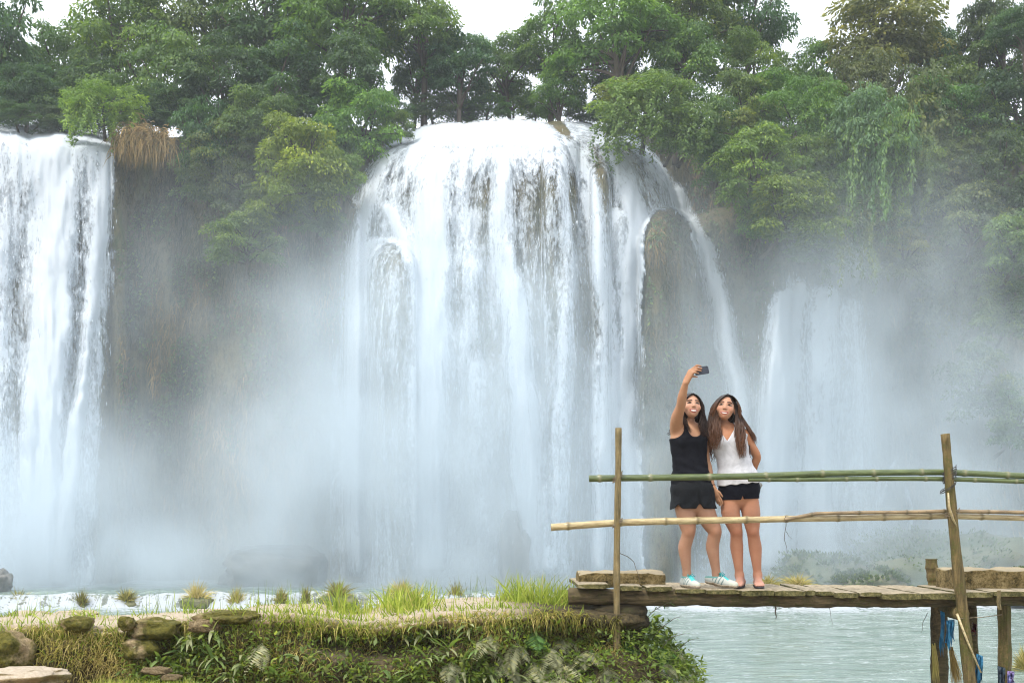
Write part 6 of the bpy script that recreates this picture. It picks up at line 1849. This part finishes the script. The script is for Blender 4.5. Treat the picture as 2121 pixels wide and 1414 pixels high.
    xc = Q(1527, 0)[0]
    flare = (.012 + .012 * sstep(Q(0, 935)[2], Q(0, 1000)[2], g[2]) + .003 * np.sin((g[0] - xc) * 60 + 8 * g[2]) * sstep(Q(0, 940)[2], Q(0, 1000)[2], g[2]))
    hem = Q(0, 1003)[2] + .10 * (g[0] - xc) + .004 * np.sin((g[0] - xc) * 70)
    top.f = np.maximum(top.f - flare, hem - g[2] + 0 * g[1]).astype(np.float32)
    for k in range(9):
        w = k / 8
        top.cone(Q(1503.5, 912 - 30 * w, -.14), Q(1503.5, 908 - 28 * w, -.02), .008 + .064 * w, .008 + .064 * w, .004, True)
    top.ell(Q(1505, 876, .05), (.085, .10, .06), None, .006, True)
    top.cone(Q(1464, 884, -.2), Q(1464, 888, .2), .060, .060, .006, True); top.cone(Q(1468, 905, -.2), Q(1464, 905, .2), .030, .030, .006, True)
    top.cone(Q(1554, 882, -.2), Q(1554, 886, .2), .062, .062, .006, True); top.cone(Q(1556, 908, -.2), Q(1558, 908, .2), .034, .034, .006, True)
    child('white_top', top.mesh('white_top', WHITETOP), root, inv)
    # short tight shorts
    S = Field((lo[0], PD - .2, Q(0, 1050)[2]), (hi[0], PD + .26, Q(0, 985)[2]), .004)
    S.trunk([(Q(1535, 1032), .140, .090), (Q(1534, 1012), .163, .112), (Q(1530, 985), .150, .100)], .03)
    for bx in (1516, 1552): S.ell(Q(bx, 1018, .05), (.083, .078, .08), None, .04)
    for hip, th, kn, cf, an in legs: S.cone(Q(*hip), Q(*th), .083, .078, .02)
    g = S.grid()
    hem = Q(0, 1035)[2] + .06 * (g[0] - Q(1515, 0)[0]) * (g[0] > Q(1535, 0)[0])
    S.f = np.maximum(S.f - .007, np.maximum(hem - g[2], g[2] - Q(0, 992)[2]) + 0 * g[1]).astype(np.float32)
    for yy in np.linspace(-.2, .26, 20): S.cone(Q(1536, 1048, yy), Q(1536, 1027, yy), .040, .003, .004, True)
    child('shorts', S.mesh('shorts', NAVY), root, inv)
    # very long hair
    HM = hair_mat('long_brown_hair', (.012, .0065, .0045), (.125, .058, .030))
    cap = hair_cap(hc, R, sc, 2)
    def q(L_): return [(a, b, c + O) for a, b, c in L_]
    me = locks([
        (q([(1509, 816, -.05), (1519, 826, -.075), (1524, 842, -.07), (1523, 862, -.075), (1521, 885, -.105), (1521, 910, -.135), (1525, 932, -.135), (1529, 951, -.13)]), q([(1511, 816, .03), (1527, 828, .02), (1535, 848, .02), (1538, 868, .0), (1541, 888, -.06), (1541, 908, -.10), (1540, 930, -.11), (1538, 948, -.11)]), 85, .0065, .008, .007),
        (q([(1511, 816, .0), (1527, 832, .0), (1535, 855, .0), (1543, 873, -.03), (1552, 890, -.05), (1562, 903, -.03), (1566, 915, .0)]), q([(1511, 817, .05), (1530, 835, .05), (1540, 858, .05), (1550, 876, .03), (1561, 893, .03), (1568, 908, .04), (1568, 922, .04)]), 45, .006, .008, .007),
        (q([(1508, 815, -.05), (1496, 821, -.075), (1488, 835, -.07), (1485, 852, -.065), (1487, 872, -.085), (1491, 893, -.115), (1489, 913, -.135), (1485, 930, -.125)]), q([(1507, 816, .03), (1487, 826, .02), (1474, 846, .02), (1469, 866, .0), (1466, 886, -.05), (1466, 905, -.08), (1468, 920, -.09), (1472, 934, -.08)]), 85, .0065, .010, .008),
        (q([(1498, 820, .07), (1488, 845, .10), (1482, 875, .11), (1478, 905, .12), (1476, 940, .12), (1474, 955, .11)]), q([(1518, 820, .07), (1530, 845, .09), (1540, 872, .10), (1548, 900, .11), (1552, 935, .11), (1553, 955, .10)]), 60, .0085, .010, .008),
        (q([(1509, 818, -.085), (1517, 822, -.100), (1525, 832, -.092), (1529, 846, -.08), (1529, 865, -.075)]), q([(1509, 816, -.01), (1521, 820, -.02), (1531, 832, -.02), (1537, 848, -.01), (1539, 868, -.02)]), 42, .0058, .004, .002),
        (q([(1508, 818, -.085), (1498, 821, -.100), (1487, 831, -.092), (1481, 845, -.08), (1480, 864, -.07)]), q([(1508, 816, -.01), (1493, 820, -.02), (1481, 832, -.02), (1474, 848, -.01), (1470, 868, -.02)]), 42, .0058, .004, .002),
        (q([(1478, 880, .02), (1474, 905, .0), (1473, 925, -.01), (1476, 948, -.02)]), q([(1476, 885, .02), (1471, 908, .0), (1472, 930, -.01), (1479, 950, -.02)]), 7, .0035, .008, .006),
        (q([(1552, 900, .02), (1550, 918, -.01), (1552, 938, -.02), (1555, 957, -.02)]), q([(1556, 900, .02), (1555, 918, .0), (1557, 938, -.01), (1558, 955, -.01)]), 7, .0035, .008, .006),
    ], 8, 'hair', HM, cap)
    child('hair', me, root, inv)
    # flip flops
    RUB = simple_mat('dark_rubber', (.015, .013, .016), (.04, .035, .04), 60, .7, .3); STR = simple_mat('dark_strap', (.02, .012, .018), (.06, .035, .045), 60, .5, .3)
    for h_, d, L, sd, up in feet:
        fl = empty('flip_flop', tuple(h_)); fl.parent = root; fl.matrix_parent_inverse = inv; fi = Matrix.Translation(-Vector(h_))
        n = 28; ang = np.linspace(0, 2 * math.pi, n, endpoint=False); ca, sa = np.cos(ang), np.sin(ang)
        wv = .040 + .008 * ca
        ring = h_ + d * (L * .47 + (L * .5 + .048) * ca)[:, None] + sd * (wv * np.sign(sa) * np.abs(sa) ** .8)[:, None]
        V = []
        for zz, k in ((DECK_Z + .002, .97), (DECK_Z + .006, 1.0), (DECK_Z + .013, 1.0), (DECK_Z + .0155, .965)):
            r_ = ring.mean(0) + (ring - ring.mean(0)) * k; r_[:, 2] = zz; V.append(r_)
        cb, ct = ring.mean(0).copy(), ring.mean(0).copy(); cb[2] = DECK_Z + .002; ct[2] = DECK_Z + .0155
        V = np.concatenate(V + [cb[None], ct[None]])
        qd = [(r * n + k, r * n + (k + 1) % n, (r + 1) * n + (k + 1) % n, (r + 1) * n + k) for r in range(3) for k in range(n)]
        tr = [(4 * n, (k + 1) % n, k) for k in range(n)] + [(4 * n + 1, 3 * n + k, 3 * n + (k + 1) % n) for k in range(n)]
        o = obj('sole', mesh_np('sole', V, [np.array(qd), np.array(tr)], RUB), fl); o.matrix_parent_inverse = fi
        mb = MB(); top_ = h_ + d * L * .80 + sd * .008 * (-1 if d[0] < -.3 else 1); top_[2] = DECK_Z + .012
        for sg in (-1, 1):
            e = h_ + d * L * .34 + sd * sg * .040; e[2] = DECK_Z + .014
            m1 = h_ + d * L * .60 + sd * sg * .030; m1[2] = DECK_Z + .058
            m0 = h_ + d * L * .74 + sd * sg * .010; m0[2] = DECK_Z + .046
            s_ = np.linspace(0, 1, 14); ctl = np.array([top_ + up * .012, m0, m1, e]); bz = ((1 - s_) ** 3)[:, None] * ctl[0] + (3 * s_ * (1 - s_) ** 2)[:, None] * ctl[1] + (3 * s_ ** 2 * (1 - s_))[:, None] * ctl[2] + (s_ ** 3)[:, None] * ctl[3]
            mb.tube(bz, .0062, 6)
        mb.tube([top_ - up * .002, top_ + up * .020], .0055, 6)
        o = obj('strap', mb.mesh('strap', STR), fl); o.matrix_parent_inverse = fi
    # grey pouch behind her back
    m_ = rock_mesh('pouch', 91, simple_mat('grey_pouch', (.12, .125, .12), (.34, .35, .33), 40, .7, .3), .18, 3, attr=False)
    p_ = obj('pouch', m_, None, tuple(Q(1578, 1001, .16))); p_.scale = (.052, .03, .032); p_.rotation_euler = (0, math.radians(28), 0)
    tag(p_, 'small grey pouch held behind the woman in white', 'pouch')
woman_white()
# ------------------------------------------------------------------ spray mist and haze
def make_mist():
    t = NT('spray_mist')
    o = t.geo()
    sp = t.n('SeparateXYZ', {0: o})
    x, y, z = sp.outputs[0], sp.outputs[1], sp.outputs[2]
    n = t.noise(t.mapping(o, (0.16, 0.12, 0.11)), 1.0, 3, 0.6)
    nn = t.mr(n, 0.33, 0.68, 0.12, 1.9)
    hz = t.math('ADD', z, 3.0)
    low = t.math('POWER', 2.71828, t.math('MULTIPLY', hz, -1 / 6.3))
    dens = t.math('MULTIPLY', low, 0.16)
    gx = t.math('MULTIPLY', t.math('ADD', x, 17.0), 1 / 4.5)                      # clearer air beside the near fall
    dens = t.math('MULTIPLY', dens, t.math('MULTIPLY_ADD', t.math('POWER', 2.71828, t.math('MULTIPLY', t.math('MULTIPLY', gx, gx), -1.0)), -0.55, 1.0))
    for px, py, Y, sx, sy, sz, a in ((900, 960, 54.5, 5.5, 5, 8, .17), (1180, 960, 54.5, 7.0, 5, 7.5, .17), (660, 1030, 57, 4.0, 5, 5, .10), (1780, 780, 57, 6.0, 6, 7.5, .06),
                                     (2050, 800, 54, 6, 5, 8, .06), (1650, 585, 57.5, 2.6, 3, 2.2, .09), (60, 1110, 54, 4.5, 4, 5, .22), (270, 1175, 54, 2.8, 3, 1.6, .30), (430, 560, 58, 7, 4, 6, .030), (760, 640, 57, 5, 5, 6, .035)):
        c = P(px, py, Y)
        q = t.n('VectorMath', {0: o, 1: c}, operation='SUBTRACT').outputs[0]
        q = t.n('VectorMath', {0: q, 1: (1 / sx, 1 / sy, 1 / sz)}, operation='MULTIPLY').outputs[0]
        r2 = t.n('VectorMath', {0: q, 1: q}, operation='DOT_PRODUCT').outputs['Value']
        g = t.math('POWER', 2.71828, t.math('MULTIPLY', r2, -1.0))
        dens = t.math('MULTIPLY_ADD', g, a, dens)
    dens = t.math('MULTIPLY', dens, nn)
    front = t.n('MapRange', {'Value': y, 'From Min': 49.6, 'From Max': 54.0}, interpolation_type='SMOOTHSTEP').outputs[0]
    topf = t.n('MapRange', {'Value': z, 'From Min': 22, 'From Max': 12}, interpolation_type='SMOOTHSTEP').outputs[0]
    dens = t.math('MULTIPLY', t.math('MULTIPLY', dens, front), topf)
    pv = t.n('VolumePrincipled', {'Color': (0.82, 0.925, 1.0, 1), 'Density': dens, 'Anisotropy': 0.0})
    t.t.links.new(pv.outputs[0], t.out.inputs['Volume'])
    b = MB(); b.box((-44, 49.4, -3.95), (44, 63, 22.4))
    o = obj('mist', b.mesh('mist', t.m, False)); tag(o, 'pale spray mist hanging before the falls', None, None, 'stuff')
    t.m.cycles.volume_step_rate = 1.2
make_mist()
def make_haze():
    t = NT('thin_haze')
    pv = t.n('VolumePrincipled', {'Color': (0.86, 0.93, 1.0, 1), 'Density': 0.0006})
    t.t.links.new(pv.outputs[0], t.out.inputs['Volume'])
    b = MB(); b.box((-640, -640, -7.4), (640, 640, 46))
    tag(obj('haze', b.mesh('haze', t.m, False)), 'thin humid haze in the gorge', None, None, 'stuff')
make_haze()
